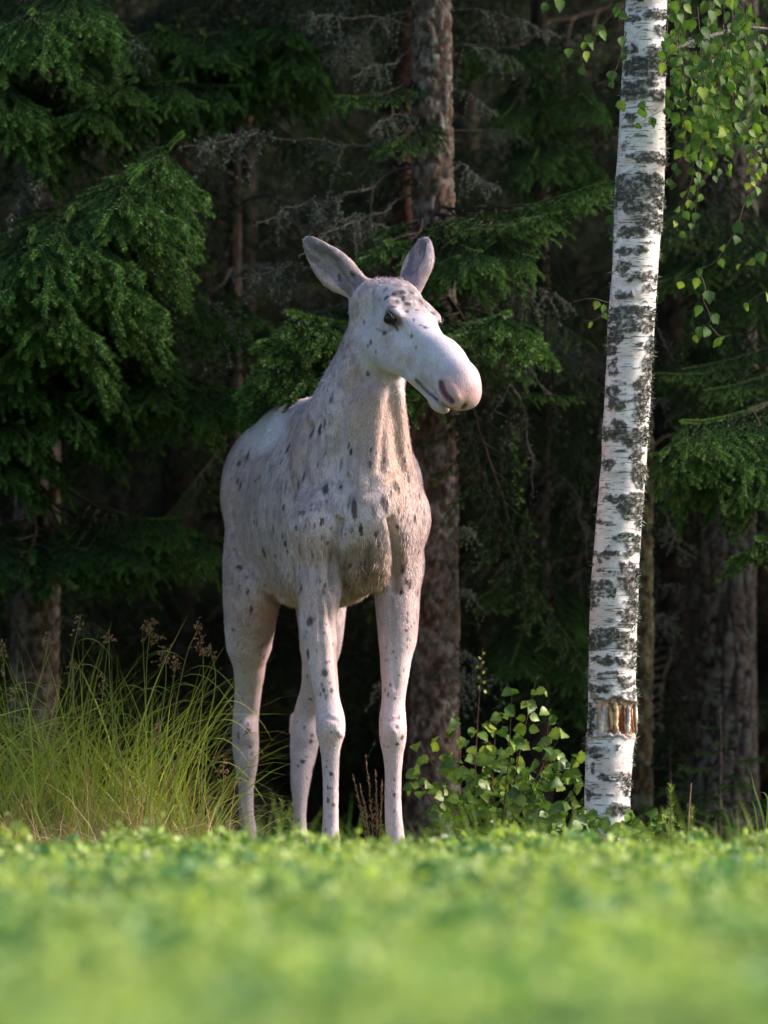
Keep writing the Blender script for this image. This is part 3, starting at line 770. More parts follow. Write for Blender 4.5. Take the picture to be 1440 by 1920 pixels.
def coat_col(p, n):
    g1 = fnoise(p * np.array([1, 1, .6]), 5, 1, 4); g2 = fnoise(p, 22, 2, 3); g3 = fnoise(p * np.array([1, 1, .35]), 60, 7, 3)
    white = np.array([0.58, 0.545, 0.57]); warm = np.array([0.46, 0.36, 0.32]); grey = np.array([0.28, 0.25, 0.25])
    c = lerp(white, warm, (sstep(0.38, 0.62, g1) * 0.75)[:, None])
    c = lerp(c, grey, (sstep(0.46, 0.70, g2) * 0.55)[:, None])
    c = lerp(c, grey * 0.8, (sstep(0.54, 0.76, g3) * 0.6)[:, None])
    # neck front and breast browner; back whiter; belly buff
    def blob(px, py, Y, rx, ry, rz):
        q = (p - P(px, py, Y)) / np.array([rx, ry, rz]); return np.clip(1 - (q ** 2).sum(1), 0, 1)
    c = lerp(c, np.array([0.42, 0.335, 0.29]), np.clip(blob(700, 800, 0.0, .16, .35, .40) * 0.75 * (0.5 + g2), 0, 1)[:, None])
    c = lerp(c, np.array([0.50, 0.37, 0.28]), np.clip(blob(745, 850, 0.0, .09, .3, .32) * 0.7, 0, 1)[:, None])
    c = lerp(c, np.array([0.24, 0.175, 0.13]), np.clip(blob(686, 1065, 0.05, .13, .25, .14) * 1.4 * (0.5 + g2), 0, .9)[:, None])
    c = lerp(c, np.array([0.70, 0.72, 0.78]), np.clip(blob(505, 810, 1.0, .15, .6, .12) * 2.0 * (.4 + g2), 0, 1)[:, None])
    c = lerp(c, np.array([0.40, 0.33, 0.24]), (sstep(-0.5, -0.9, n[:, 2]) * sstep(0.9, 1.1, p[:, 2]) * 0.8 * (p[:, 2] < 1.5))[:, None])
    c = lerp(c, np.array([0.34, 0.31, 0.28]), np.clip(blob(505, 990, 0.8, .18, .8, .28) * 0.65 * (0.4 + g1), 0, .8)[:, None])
    c = lerp(c, np.array([0.54, 0.34, 0.26]), np.clip(blob(508, 1150, 1.1, .10, .3, .16) * 0.8, 0, 1)[:, None])   # bare inner thigh
    leg_ = sstep(1.15, 0.85, p[:, 2]); c = lerp(c, np.array([0.62, 0.56, 0.56]) * (0.75 + 0.5 * g1)[:, None], (0.65 * leg_)[:, None])
    # inner face of the front legs, sparsely haired
    c = lerp(c, np.array([0.56, 0.40, 0.35]), (leg_ * sstep(0.25, 0.8, np.where(p[:, 0] < -0.12, n[:, 0], -n[:, 0])) * sstep(.55, .9, p[:, 2]) * 0.6)[:, None])
    # head
    q = (p - HO) @ HAX.T
    hd = sstep(0.36, 0.27, np.linalg.norm((q - np.array([0.13, 0, -0.06])) * np.array([0.9, 1.3, 1.15]), axis=1))
    nose_ = sstep(0.24, 0.30, q[:, 0]) * (q[:, 0] < .56) * (np.abs(q[:, 1]) < .12) * (np.abs(q[:, 2] + .08) < .17); hd = np.maximum(hd, nose_)
    base = lerp(np.array([0.50, 0.50, 0.54]), np.array([0.36, 0.30, 0.29]), (sstep(0.45, 0.75, g2) * 0.55)[:, None])
    c = lerp(c, base, (hd * 0.9)[:, None])
    mott = hd * sstep(0.09, -0.02, q[:, 0]) * sstep(-0.02, 0.03, q[:, 2]) * sstep(0.40, 0.56, fnoise(p, 50, 9, 3) - .04 * (q[:, 1] < 0))
    c = lerp(c, np.array([0.20, 0.15, 0.135]), (mott * 0.75)[:, None])
    pink = hd * sstep(0.32, 0.45, q[:, 0]) * (1 - .4 * sstep(-.06, -.02, q[:, 2])) * sstep(-0.20, -0.15, q[:, 2])
    c = lerp(c, np.array([0.62, 0.395, 0.395]), (pink * 0.85)[:, None])
    snout = hd * sstep(0.03, 0.10, q[:, 0]) * sstep(-0.10, -0.03, q[:, 2]) * (1 - pink)
    c = lerp(c, np.array([0.62, 0.66, 0.74]), (snout * 0.6)[:, None])
    chin = hd * sstep(-0.175, -0.195, q[:, 2]) * sstep(0.2, 0.28, q[:, 0])
    c = lerp(c, np.array([0.46, 0.42, 0.36]), (chin * 0.7)[:, None])
    for sg in (-1, 1):
        e_ = np.hypot((q[:, 0] - .010) / .045, (q[:, 2] + .003) / .031) + 5 * (q[:, 1] * sg < .07)
        c = lerp(c, np.array([0.05, 0.04, 0.042]), (sstep(1.15, 0.75, e_) * 0.92)[:, None])
        e_ = np.hypot((q[:, 0] - .002) / .060, (q[:, 2] + .012) / .046) + 5 * (q[:, 1] * sg < .07)
        c = lerp(c, np.array([0.26, 0.20, 0.20]), (sstep(1.2, 0.6, e_) * 0.35)[:, None])
    for pl, w0, w1, cc_, am in LINES3:
        m = (np.abs(p - pl.mean(0)) < .13).all(1)
        if not m.any(): continue
        pm = p[m]; best = np.full(len(pm), 9.0)
        for a_, b_ in zip(pl[:-1], pl[1:]):
            ab = b_ - a_; t = np.clip(((pm - a_) @ ab) / (ab @ ab + 1e-12), 0, 1); best = np.minimum(best, np.linalg.norm(pm - a_ - t[:, None] * ab, axis=1))
        c[m] = lerp(c[m], np.array(cc_), (sstep(w1, w0, best) * am)[:, None])
    for (AX, cc, L) in (ear1, ear2):
        e = (p - cc) @ AX.T
        ins_ = (np.abs(e[:, 0]) < L * .52) & (np.abs(e[:, 1]) < 0.075) & (np.abs(e[:, 2]) < .06)
        isin = ins_ * sstep(-0.1, 0.3, n @ AX[2]) * (np.abs(e[:, 1]) < 0.047)
        c = lerp(c, np.array([0.07, 0.06, 0.07]), (isin * sstep(0.42, 0.56, fnoise(e * np.array([.25, 1, 1]), 45, 12, 3) + 0.05) * 0.9)[:, None])
        c = lerp(c, np.array([0.20, 0.19, 0.215]), (isin * 0.65)[:, None])
        if DBG: print('EAR', ins_.sum(), (isin > .3).sum(), L, (n[ins_] @ AX[2]).min(), (n[ins_] @ AX[2]).max())
    for (o, u_, v_, n_, a, b, am_) in spot3:
        dd = p - o; m = (np.abs(dd) < 3.0 * max(a, b)).all(1)
        if not m.any(): continue
        dm = dd[m]; r = np.sqrt(((dm @ u_) / a) ** 2 + ((dm @ v_) / b) ** 2 + ((dm @ n_) / (3 * max(a, b))) ** 2)
        r = r + (g2[m] - 0.5) * 0.6
        w = sstep(1.3, 0.8, r)[:, None] * (0.93 if a > 0.006 else 0.8) * am_
        c[m] = lerp(c[m], np.array([0.025, 0.018, 0.018]), w)
    c = c * np.array([1.18, 1.045, 1.12])
    hoof = sstep(0.095, 0.08, p[:, 2])
    c = lerp(c, np.array([0.05, 0.045, 0.04]), hoof[:, None])
    return np.clip(c, 0, 0.9)

def moose_skin():
    m, nt, b = new_mat('pale_hide')
    a = N(nt, 'ShaderNodeVertexColor', layer_name='col')
    tc = N(nt, 'ShaderNodeTexCoord'); mp = N(nt, 'ShaderNodeMapping'); mp.inputs['Scale'].default_value = (1, 1, 0.22)
    nt.links.new(tc.outputs['Object'], mp.inputs[0])
    n1 = N(nt, 'ShaderNodeTexNoise'); n1.inputs['Scale'].default_value = 260; n1.inputs['Detail'].default_value = 4
    nt.links.new(mp.outputs[0], n1.inputs['Vector'])
    mr = N(nt, 'ShaderNodeMapRange'); mr.inputs[1].default_value = .3; mr.inputs[2].default_value = .7; mr.inputs[3].default_value = .72; mr.inputs[4].default_value = 1.12
    nt.links.new(n1.outputs[0], mr.inputs[0])
    mx = N(nt, 'ShaderNodeVectorMath', operation='SCALE'); nt.links.new(a.outputs[0], mx.inputs[0]); nt.links.new(mr.outputs[0], mx.inputs['Scale'])
    nt.links.new(mx.outputs[0], b.inputs['Base Color']); b.inputs['Roughness'].default_value = 0.62
    b.inputs['Specular IOR Level'].default_value = 0.25; b.inputs['Sheen Weight'].default_value = 0.15
    bp = N(nt, 'ShaderNodeBump'); bp.inputs['Strength'].default_value = .6; bp.inputs['Distance'].default_value = .004
    nt.links.new(n1.outputs[0], bp.inputs['Height']); nt.links.new(bp.outputs[0], b.inputs['Normal'])
    return m
moose = empty('moose', (float(P(660, 0, .6)[0]), 0.6, 0.0))
tag(moose, 'young pale grey-white moose speckled with dark spots, standing at the forest edge looking right', 'moose')
O0 = np.array(moose.location)
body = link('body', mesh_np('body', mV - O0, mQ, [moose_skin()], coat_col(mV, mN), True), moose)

# hair: one short bent blade per root
def hair(n):
    tri = np.concatenate([mQ[:, [0, 1, 2]], mQ[:, [0, 2, 3]]])
    A, B, C = mV[tri[:, 0]], mV[tri[:, 1]], mV[tri[:, 2]]
    fn = np.cross(B - A, C - A); ar = np.linalg.norm(fn, axis=1)
    cen = (A + B + C) / 3
    wgt = ar * np.where(fn[:, 1] < ar * 0.25, 1.0, 0.35) * (cen[:, 2] > 0.10)
    k = r2.choice(len(tri), n, p=wgt / wgt.sum())
    u = r2.random((n, 2)); fl = u.sum(1) > 1; u[fl] = 1 - u[fl]
    p = A[k] + u[:, :1] * (B[k] - A[k]) + u[:, 1:] * (C[k] - A[k])
    nn = norm(mN[tri[k, 0]] * (1 - u.sum(1, keepdims=True)) + mN[tri[k, 1]] * u[:, :1] + mN[tri[k, 2]] * u[:, 1:])
    q = (p - HO) @ HAX.T
    hd = sstep(0.36, 0.26, np.linalg.norm((q - np.array([0.13, 0, -0.06])) * np.array([0.9, 1.3, 1.15]), axis=1))
    hd = np.maximum(hd, sstep(0.24, 0.30, q[:, 0]) * (q[:, 0] < .56) * (np.abs(q[:, 1]) < .12) * (np.abs(q[:, 2] + .08) < .17))[:, None]
    flow = np.array([0, 0, -1.0]) - bf * 0.55 * sstep(0.25, 0.9, p[:, 1])[:, None]
    sw = np.stack([fnoise(p, 4, 20 + i, 2) - .5 for i in range(3)], 1)
    flow = flow + sw * 1.5
    flow = lerp(flow, -hf + np.array([0, 0, -0.25]), hd)
    bk = sstep(1.0, 0.4, np.linalg.norm((p - P(688, 1075, 0.05)) / np.array([.14, .3, .10]), axis=1))[:, None]
    flow = lerp(flow, P(686, 1090, -0.02) - p, bk * 0.8)
    earm = np.zeros(n, bool)
    for (AX, cc, L) in (ear1, ear2):
        e = (p - cc) @ AX.T; m = (np.abs(e[:, 0]) < L * .56) & (np.abs(e[:, 1]) < 0.08) & (np.abs(e[:, 2]) < .06)
        earm |= m; flow[m] = AX[0] + 0.5 * np.sign(e[m, 1:2]) * AX[1] * 0.6
    flow = flow - nn * (flow * nn).sum(1, keepdims=True)
    flow = norm(flow + r2.normal(0, 0.22, flow.shape) * 0.8)
    ln = (0.0075 + 0.006 * r2.random(n)) * (1 + 0.5 * sstep(0.75, 1.3, p[:, 2])) * (1 - 0.62 * hd[:, 0])
    ln *= 0.7 + 0.3 * sstep(0.8, 1.6, p[:, 2])
    belly = (nn[:, 2] < -0.5) & (p[:, 2] > 0.95) & (p[:, 2] < 1.4); ln = np.where(belly, ln * 2.2, ln); ln = lerp(ln, ln * 1.15, bk[:, 0]); ln[earm] *= 0.55
    muz = sstep(0.33, 0.42, q[:, 0]) * hd[:, 0]; ln = np.where(muz > .35, 0.0005, ln * (1 - 0.8 * muz))
    lift = (0.15 + 0.15 * r2.random(n))[:, None] * np.where(belly, 1.8, 1.0)[:, None] * (1 - 0.5 * hd)
    d = norm(flow + nn * lift)
    side = norm(np.cross(d, nn)); w = (0.0011 + 0.0006 * r2.random(n))[:, None] * (1 - 0.35 * hd)
    p0 = p - nn * 0.001
    mid = p0 + d * ln[:, None] * 0.55
    d2 = norm(flow + nn * lift * 0.3 + np.array([0, 0, -0.15]))
    tip = mid + d2 * ln[:, None] * 0.45
    V = np.stack([p0 - side * w, p0 + side * w, mid + side * w * .8, mid - side * w * .8, tip], 1).reshape(-1, 3)
    b = np.arange(n) * 5
    Q4 = np.stack([b, b + 1, b + 2, b + 3], 1); T3 = np.stack([b + 3, b + 2, b + 4], 1)
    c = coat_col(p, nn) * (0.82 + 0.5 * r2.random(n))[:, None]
    ew = sstep(0.05, 0.03, np.minimum(np.linalg.norm(p - EYE[0], axis=1), np.linalg.norm(p - EYE[1], axis=1)))
    c = np.repeat(np.clip(c, 0, .95), 5, 0)
    return V, Q4, T3, c
hV, hQ, hT, hc = hair(230000)
m_hair = mat_attr('coat_hair', rough=0.55, var=0.0, spec=0.3)
coat = link('coat_hair', mesh_np('coat_hair', hV - O0, [hQ, hT], [m_hair], hc, True), moose)
coat['kind'] = 'stuff'
del hV, hQ, hT, hc
# eyes, lids, hooves
def sphere(c, r, ax=None, nu=20, nv=12):
    th = np.linspace(0, 2 * np.pi, nu, endpoint=False); ph = np.linspace(0.0, np.pi, nv)
    V = np.stack([np.outer(np.sin(ph), np.cos(th)), np.outer(np.sin(ph), np.sin(th)), np.outer(np.cos(ph), np.ones(nu))], -1).reshape(-1, 3) * r
    if ax is not None: V = V @ ax
    i = np.arange(nv - 1)[:, None] * nu; j = np.arange(nu)[None]; j2 = (j + 1) % nu
    return V + c, np.stack([i + j, i + nu + j, i + nu + j2, i + j2], -1).reshape(-1, 4)
m_eye, nt, b_ = new_mat('dark_eye'); b_.inputs['Base Color'].default_value = (0.012, 0.009, 0.009, 1); b_.inputs['Roughness'].default_value = 0.12; b_.inputs['Specular IOR Level'].default_value = 0.35
m_lid, nt, b_ = new_mat('eyelid_skin'); b_.inputs['Base Color'].default_value = (0.06, 0.05, 0.052, 1); b_.inputs['Roughness'].default_value = 0.6
m_lid2, nt, b_ = new_mat('pale_eyelid'); b_.inputs['Base Color'].default_value = (0.38, 0.33, 0.35, 1); b_.inputs['Roughness'].default_value = 0.7
for sg in (-1, 1):
    V, Q = sphere(H(0.010, sg * 0.1170, -0.004), 0.0255)
    eye = link('eye', mesh_np('eye', V - O0, Q, [m_eye], smooth=True), moose)
    for nm, pts, r, mt in (('upper_eyelid', [(-.024, .122, -.002), (-.012, .133, .013), (.008, .138, .019), (.026, .128, .012), (.038, .112, -.010)], 0.0036, m_lid),
                           ('lower_eyelid', [(-.024, .122, -.004), (-.010, .131, -.020), (.008, .134, -.025), (.026, .131, -.022), (.040, .124, -.012)], 0.0030, m_lid)):
        mb = MB(); mb.tube(smooth_path([H(f, sg * s_, u) for f, s_, u in pts], 14) - O0, 0.7 * r * np.sin(np.linspace(.35, math.pi - .35, 14)), 6)
        link(nm, mb.mesh(nm, [mt]), eye)
m_hoof = mat_attr('hoof_horn', rough=0.45, bump=0.4, bscale=90)
for (hx, hy_, fwd) in ((616, .06, 1), (751, .13, 1), (466, 1.38, 1), (565, 1.20, 1)):
    c0 = P(hx, 1640, hy_); c0[2] = 0.0
    mb = MB()
    for sd_ in (-1, 1):
        o = c0 + bs * 0.024 * sd_
        rings = []
        for z, fr, bk_, w in ((0.0, .075, .045, .023), (.035, .062, .045, .022), (.07, .045, .04, .020), (.10, .03, .03, .016)):
            th = np.linspace(0, 2 * np.pi, 12, endpoint=False)
            rings.append(o + bs * (np.cos(th) * w)[:, None] + bf * (np.where(np.sin(th) > 0, fr * np.abs(np.sin(th)) ** .8, -bk_ * np.abs(np.sin(th))))[:, None] + bz * z)
        V = np.concatenate(rings) - O0; i = np.arange(3)[:, None] * 12; j = np.arange(12)[None]; j2 = (j + 1) % 12
        mb.add(V, np.stack([i + j, i + j2, i + 12 + j2, i + 12 + j], -1).reshape(-1, 4), 0, (.05, .045, .04))
    link('hoof', mb.mesh('hoof', [m_hoof]), moose)
# ------------------------------------------------------------------ forest in depth
rf = np.random.default_rng(77)
spots_f = []
for row, (Y0, Y1, n, xr) in enumerate(((4.8, 6.5, 11, 5.5), (7.0, 9.5, 12, 6.5), (10, 13, 14, 8.0), (14, 18, 16, 10), (19, 25, 20, 13))):
    for k in range(n):
        for tr in range(30):
            x = -xr + 2 * xr * (k + 0.5) / n + rf.normal(0, 0.35); y = rf.uniform(Y0, Y1)
            if all((x - a) ** 2 + (y - b) ** 2 > 0.8 for a, b in spots_f): break
        spots_f.append((x, y))
for k, (x, y) in enumerate(spots_f):
    near = y < 7
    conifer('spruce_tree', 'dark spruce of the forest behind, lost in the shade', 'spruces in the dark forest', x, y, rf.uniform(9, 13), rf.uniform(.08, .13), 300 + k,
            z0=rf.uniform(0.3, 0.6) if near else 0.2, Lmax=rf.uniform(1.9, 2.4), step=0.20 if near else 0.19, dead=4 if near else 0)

SIDE = [(-2.9, 2.6, 'first'), (-4.4, 1.9, 'second'), (-6.2, 2.4, 'third'), (3.9, 3.3, 'first'), (5.4, 3.0, 'second'), (7.2, 3.4, 'third')]
for k, (x, y, w_) in enumerate(SIDE):
    conifer('spruce_tree', '%s edge spruce beyond the %s side of the picture, out of the frame' % (w_, 'left' if x < 0 else 'right'), None, x, y, 11 + (k % 3), .12, 700 + k, z0=.5, Lmax=2.3, step=.22, protos=B_FAR + BOUGHS[:2])

def fitted_trunk(tree, rows, Y, H, mat, colf, dispf, flare=0.0, dz=0.012, nth=72, zf=3.9):
    """rows: (row, left px, right px) top to bottom of the photograph"""
    pts = [(P((l + r_) / 2, y_, Y), S((r_ - l) / 2, Y)) for y_, l, r_ in rows]
    pts = pts[::-1]; path = [p for p, _ in pts]; R = [r_ for _, r_ in pts]
    gz = float(terrain_z(np.array(path[0][0]), np.array(Y))) - 0.08
    b = path[0].copy(); b[2] = gz; path = [b] + path; R = [R[0] * (1 + flare)] + R
    top = path[-1].copy(); top[2] = H; path.append(top); R.append(R[-1] * 0.2)
    return trunk_mesh('trunk', path, np.array(R), mat, colf, dispf, zf, dz, nth, np.array(tree.location))

# --- big spruce behind the moose
Yc = 2.1
c0 = P(812, 1600, Yc); c0[2] = 0
tc_ = empty('spruce_tree', c0); tag(tc_, 'lichen-flecked spruce with a thick straight brown trunk right behind the moose', 'tree')
me, V_, D_, d_ = fitted_trunk(tc_, [(-60, 778, 843), (0, 773, 845), (300, 771, 850), (600, 778, 855), (900, 779, 858), (1150, 776, 860), (1400, 768, 860), (1500, 762, 864)], Yc, 12, m_bark, spruce_col, spruce_disp, 0.2, 0.009, 96)
link('trunk', me, tc_)
lm = (fnoise(V_, 5, 71, 3) > 0.46) & (V_[..., 2] < 4)
lichen_on(tc_, V_, D_, lm, 5000, 0.009, 1)
def pt(l, Yd=None): return [P(x, y, Yy) for x, y, Yy in l]
def hero(tree, lst, protos, name='branch'):
    for k, (ax, ay, aY, bx, by, bY, roll, pi) in enumerate(lst):
        bough(tree, protos[pi], P(ax, ay, aY), P(bx, by, bY), roll, name)
DB = 'dead_branch'
hero(tc_, [(775, 312, Yc, 340, 275, 1.7, 0, 0), (775, 315, Yc, 480, 420, 1.6, .5, 2), (780, 368, Yc, 600, 440, 1.6, 0, 2), (780, 100, Yc, 660, 145, 1.7, 0, 2), (845, 310, Yc, 925, 355, 1.6, .3, 0),
           (790, 60, Yc, 560, 30, 1.7, .6, 0), (780, 20, Yc, 600, 120, 1.9, -.7, 1), (850, 90, Yc, 980, 130, 1.8, 0, 1), (850, 170, Yc, 930, 215, 1.8, .2, 0), (780, 230, Yc, 690, 250, 1.6, 0, 1),
           (850, 520, Yc, 1080, 590, 1.7, .2, 1), (850, 505, Yc, 970, 700, 1.6, -.6, 0), (850, 1200, Yc, 900, 1250, 1.6, .2, 2), (850, 1230, Yc, 890, 1300, 1.5, .8, 2), (770, 430, Yc, 560, 480, 1.5, 0, 3),
           (850, 985, Yc, 890, 1000, 1.6, .1, 2), (850, 1105, Yc, 890, 1115, 1.6, .1, 2), (770, 1300, Yc, 700, 1285, 1.6, .1, 2), (850, 20, Yc, 1050, 70, 1.9, .4, 0), (850, 245, Yc, 1010, 280, 2.2, .3, 3),
           (775, 530, Yc, 440, 525, 1.7, 0, 0), (775, 545, Yc, 560, 620, 1.7, .8, 1), (850, 600, Yc, 1050, 780, 1.9, .5, 3), (850, 560, Yc, 1000, 930, 1.9, .2, 3)], DEAD, DB)
# green boughs of the same tree, beside the head of the moose
hero(tc_, [(800, 395, Yc, 1040, 400, 1.15, -.15, 0), (800, 400, Yc, 900, 470, 1.0, .1, 3), (790, 380, Yc, 1120, 345, 1.3, .2, 2), (800, 410, Yc, 730, 455, 1.2, 0, 4), (810, 390, Yc, 1150, 350, 1.6, .2, 0), (800, 420, Yc, 860, 480, 1.1, 0, 1),
           (780, 560, Yc, 560, 590, .75, 0, 4), (780, 600, Yc, 520, 680, .8, 0, 4), (780, 640, Yc, 500, 690, 1.0, .2, 4), (780, 680, Yc, 530, 755, 1.2, 0, 4), (760, 560, Yc, 600, 620, .9, 0, 4), (820, 560, Yc, 945, 590, .9, 0, 4), (820, 600, Yc, 925, 630, .9, .2, 4),
           (830, 380, Yc, 1000, 480, 1.3, -.1, 3), (780, 150, Yc, 640, 180, 1.7, 0, 4), (790, 210, Yc, 740, 270, 1.6, 0, 4), (840, 640, Yc, 1000, 700, 1.8, 0, 3), (850, 690, Yc, 1090, 745, 1.9, 0, 2)], BOUGHS)
hero(tc_, [(850, 430, Yc, 1100, 640, 2.0, .1, 0), (850, 500, Yc, 1120, 720, 2.3, 0, 1), (850, 700, Yc, 950, 1010, 2.0, .5, 1), (860, 640, Yc, 1020, 1180, 2.0, .3, 0), (860, 850, Yc, 1090, 1230, 2.0, .2, 1), (850, 330, Yc, 600, 300, 2.4, 0, 1)], B_SPARSE)
def crown(tree, x, y, zlo, H, Lmax, seed, protos, step=0.26):
    rg = np.random.default_rng(seed); z = zlo; a = 0
    while z < H:
        f = z / H; a += 2.4 + rg.normal(0, .3); Lb = max(0.3, Lmax * (1 - f) ** .8 * (0.85 + .3 * rg.random()))
        A = np.array([x, y, z]); B = A + norm([math.cos(a), math.sin(a), lerp(-.2, .35, f)]) * Lb
        bough(tree, protos[rg.integers(0, len(protos))], A, B, rg.normal(0, .15)); z += step * (.7 + .6 * rg.random())
crown(tc_, c0[0], Yc, 4.0, 11.8, 2.4, 5, B_FAR + BOUGHS[:2])
# --- small reddish trunk just behind it
c1 = P(748, 1500, 4.2); c1[2] = 0
t1 = empty('spruce_tree', c1); tag(t1, 'thin reddish-barked spruce half hidden behind the thick central trunk', 'tree')
me, *_ = fitted_trunk(t1, [(0, 738, 768), (300, 734, 776), (600, 735, 778), (1000, 735, 780), (1500, 733, 783)], 4.2, 10, mat_attr('red_bark', rough=.9, bump=.6, var=.3, vscale=30), lambda p, th, z, d: spruce_col(p, th, z, d) * np.array([.40, .18, .15]), spruce_disp, .2, .02, 40)
link('trunk', me, t1); crown(t1, c1[0], 4.2, 3.9, 9.8, 1.8, 6, B_FAR)

# --- spruce on the left with the big lit boughs
Yl = 3.0
cl = P(62, 1560, Yl); cl[2] = 0
tl = empty('spruce_tree', cl); tag(tl, 'spruce at the left edge with bright drooping boughs above tall grass', 'tree')
me, V_, D_, d_ = fitted_trunk(tl, [(0, 35, 108), (700, 30, 112), (1000, 28, 112), (1200, 22, 110), (1320, 18, 108), (1500, 8, 112)], Yl, 12, m_bark, spruce_col, spruce_disp, .2, .011, 84)
link('trunk', me, tl); lichen_on(tl, V_, D_, (V_[..., 2] < 3.8) & (fnoise(V_, 5, 73, 3) > .48), 4000, .012, 2)
hero(tl, [ # the lit bough and its neighbours
    (60, 420, Yl, 330, 262, 0.9, -.2, 3), (40, 430, Yl, 250, 330, 0.7, .1, 3), (30, 400, Yl, 320, 330, 1.2, .3, 0), (10, 470, Yl, 130, 400, 0.6, 0, 3), (-30, 500, Yl, 60, 440, 0.5, 0, 1), (40, 520, Yl, 240, 500, 1.0, 0, 3), (-80, 600, Yl, 20, 560, .8, 0, 0),
    (20, 480, Yl, 190, 450, .8, .1, 1), (0, 560, Yl, 110, 560, .8, 0, 3),
    # top left
    (40, -120, Yl, 150, -10, 1.1, 0, 3), (30, -90, Yl, 60, 20, .9, 0, 1), (20, -60, Yl, -10, 60, 1.0, 0, 0), (60, -20, Yl, 170, 60, 1.4, .1, 2), (-40, 80, Yl, 10, 160, 1.1, 0, 3), (-60, 120, Yl, -5, 190, 1.2, 0, 1),
    (60, 110, Yl, 250, 150, 1.5, 0, 0), (70, 120, Yl, 340, 150, 1.8, .2, 3), (60, 90, Yl, 440, 160, 2.2, 0, 3), (60, 150, Yl, 180, 200, 1.4, 0, 0), (70, 60, Yl, 280, 95, 2.4, 0, 1),
    # middle
    (80, 560, Yl, 330, 590, 2.0, 0, 3), (80, 550, Yl, 480, 570, 2.2, .2, 3), (90, 590, Yl, 490, 740, 1.9, 0, 3), (90, 610, Yl, 420, 730, 1.7, .2, 1), (90, 600, Yl, 300, 720, 1.7, 0, 3), (80, 640, Yl, 200, 720, 1.6, 0, 0), (70, 640, Yl, 130, 760, 1.5, 0, 1),
    (-60, 620, Yl, 30, 700, 1.4, 0, 3), (-40, 700, Yl, 40, 790, 1.5, 0, 1), (80, 680, Yl, 140, 790, 1.9, 0, 0), (-60, 780, Yl, 0, 860, 1.6, 0, 3),
    # low
    (100, 900, Yl, 410, 1010, 2.0, 0, 3), (100, 900, Yl, 330, 970, 1.9, .2, 1), (90, 930, Yl, 260, 1030, 1.9, 0, 3), (80, 950, Yl, 160, 1030, 2.0, 0, 1), (0, 960, Yl, -20, 1040, 1.9, 0, 0), (60, 960, Yl, 60, 1050, 1.8, 0, 4), (100, 940, Yl, 390, 1060, 2.4, .1, 0), (100, 1000, Yl, 200, 1080, 2.4, 0, 4)], BOUGHS)
hero(tl, [(70, 110, Yl, 260, 90, 1.9, 0, 0), (-30, 350, Yl, 70, 345, 1.5, 0, 2), (100, 530, Yl, 350, 520, 1.9, 0, 3), (100, 530, Yl, 450, 640, 1.9, .2, 1), (0, 1105, Yl, -60, 1100, 2.5, 0, 2), (100, 1170, Yl, 190, 1190, 2.6, 0, 1), (60, 120, Yl, -60, 130, 1.8, 0, 0)], DEAD, DB)
crown(tl, cl[0], Yl, 4.1, 11.8, 2.6, 7, B_FAR + BOUGHS[:2])

# --- spruce between the left one and the moose, only its upper boughs show
cm = P(440, 1500, 3.9); cm[2] = 0
tm = empty('spruce_tree', cm); tag(tm, 'dim spruce left of the moose, whose upper boughs hang over the ears', 'tree')
link('trunk', TRUNKS_SHADED[1], tm, scale=(.4, .4, .95))
hero(tm, [(440, 20, 3.9, 300, 50, 2.3, 0, 0), (440, 10, 3.9, 380, 60, 2.2, 0, 3), (440, 20, 3.9, 560, 90, 2.4, 0, 3), (450, 30, 3.9, 500, 110, 2.5, 0, 1), (440, 60, 3.9, 330, 180, 2.8, 0, 3), (440, 60, 3.9, 450, 200, 2.8, .2, 0),
          (440, 20, 3.9, 540, 40, 2.4, 0, 0), (450, -40, 3.9, 460, 40, 2.4, 0, 1), (440, 500, 3.9, 330, 560, 3.0, 0, 1), (440, 540, 3.9, 520, 640, 3.1, 0, 1)], BOUGHS)
hero(tm, [(440, 100, 3.9, 250, 330, 3.2, 0, 0), (440, 150, 3.9, 640, 330, 3.2, 0, 1), (440, 250, 3.9, 300, 500, 3.2, 0, 1), (440, 600, 3.9, 300, 800, 3.2, 0, 0), (440, 600, 3.9, 560, 760, 3.4, 0, 1), (440, 800, 3.9, 300, 980, 3.4, 0, 1)], B_SPARSE)
hero(tm, [(440, 20, 3.9, 640, 10, 2.6, 0, 0), (440, 30, 3.9, 660, 90, 2.6, .4, 0), (440, 330, 3.9, 250, 400, 3.0, 0, 1), (440, 520, 3.9, 560, 540, 3.0, 0, 0), (440, 400, 3.9, 600, 420, 3.0, 0, 1)], DEAD, DB)
crown(tm, cm[0], 3.9, 4.0, 11, 2.4, 8, B_FAR)

# --- pine with fissured bark on the right
Yp = 3.5
cp = P(1355, 1520, Yp); cp[2] = 0
tp = empty('pine_tree', cp); tag(tp, 'thick pine trunk with deeply fissured bark right of the birch', 'tree')
me, V_, D_, d_ = fitted_trunk(tp, [(0, 1310, 1418), (500, 1300, 1418), (900, 1298, 1416), (1200, 1295, 1415), (1400, 1292, 1418), (1500, 1288, 1422)], Yp, 13, m_bark, pine_col, pine_disp, .12, .010, 120)
link('trunk', me, tp); lichen_on(tp, V_, D_, (V_[..., 2] < 3.8) & (fnoise(V_, 5, 75, 3) > .52), 1800, .010, 3)
hero(tp, [(1355, 250, Yp, 1250, 420, 2.3, 0, 0), (1355, 300, Yp, 1430, 470, 2.2, 0, 1), (1355, 420, Yp, 1300, 600, 2.2, .2, 1), (1355, 450, Yp, 1440, 640, 2.3, 0, 0), (1355, 560, Yp, 1290, 740, 2.4, 0, 0), (1355, 560, Yp, 1410, 760, 2.2, .1, 1), (1355, 640, Yp, 1340, 830, 2.2, 0, 0), (1355, 80, Yp, 1300, 250, 2.4, 0, 1)], B_SPARSE)
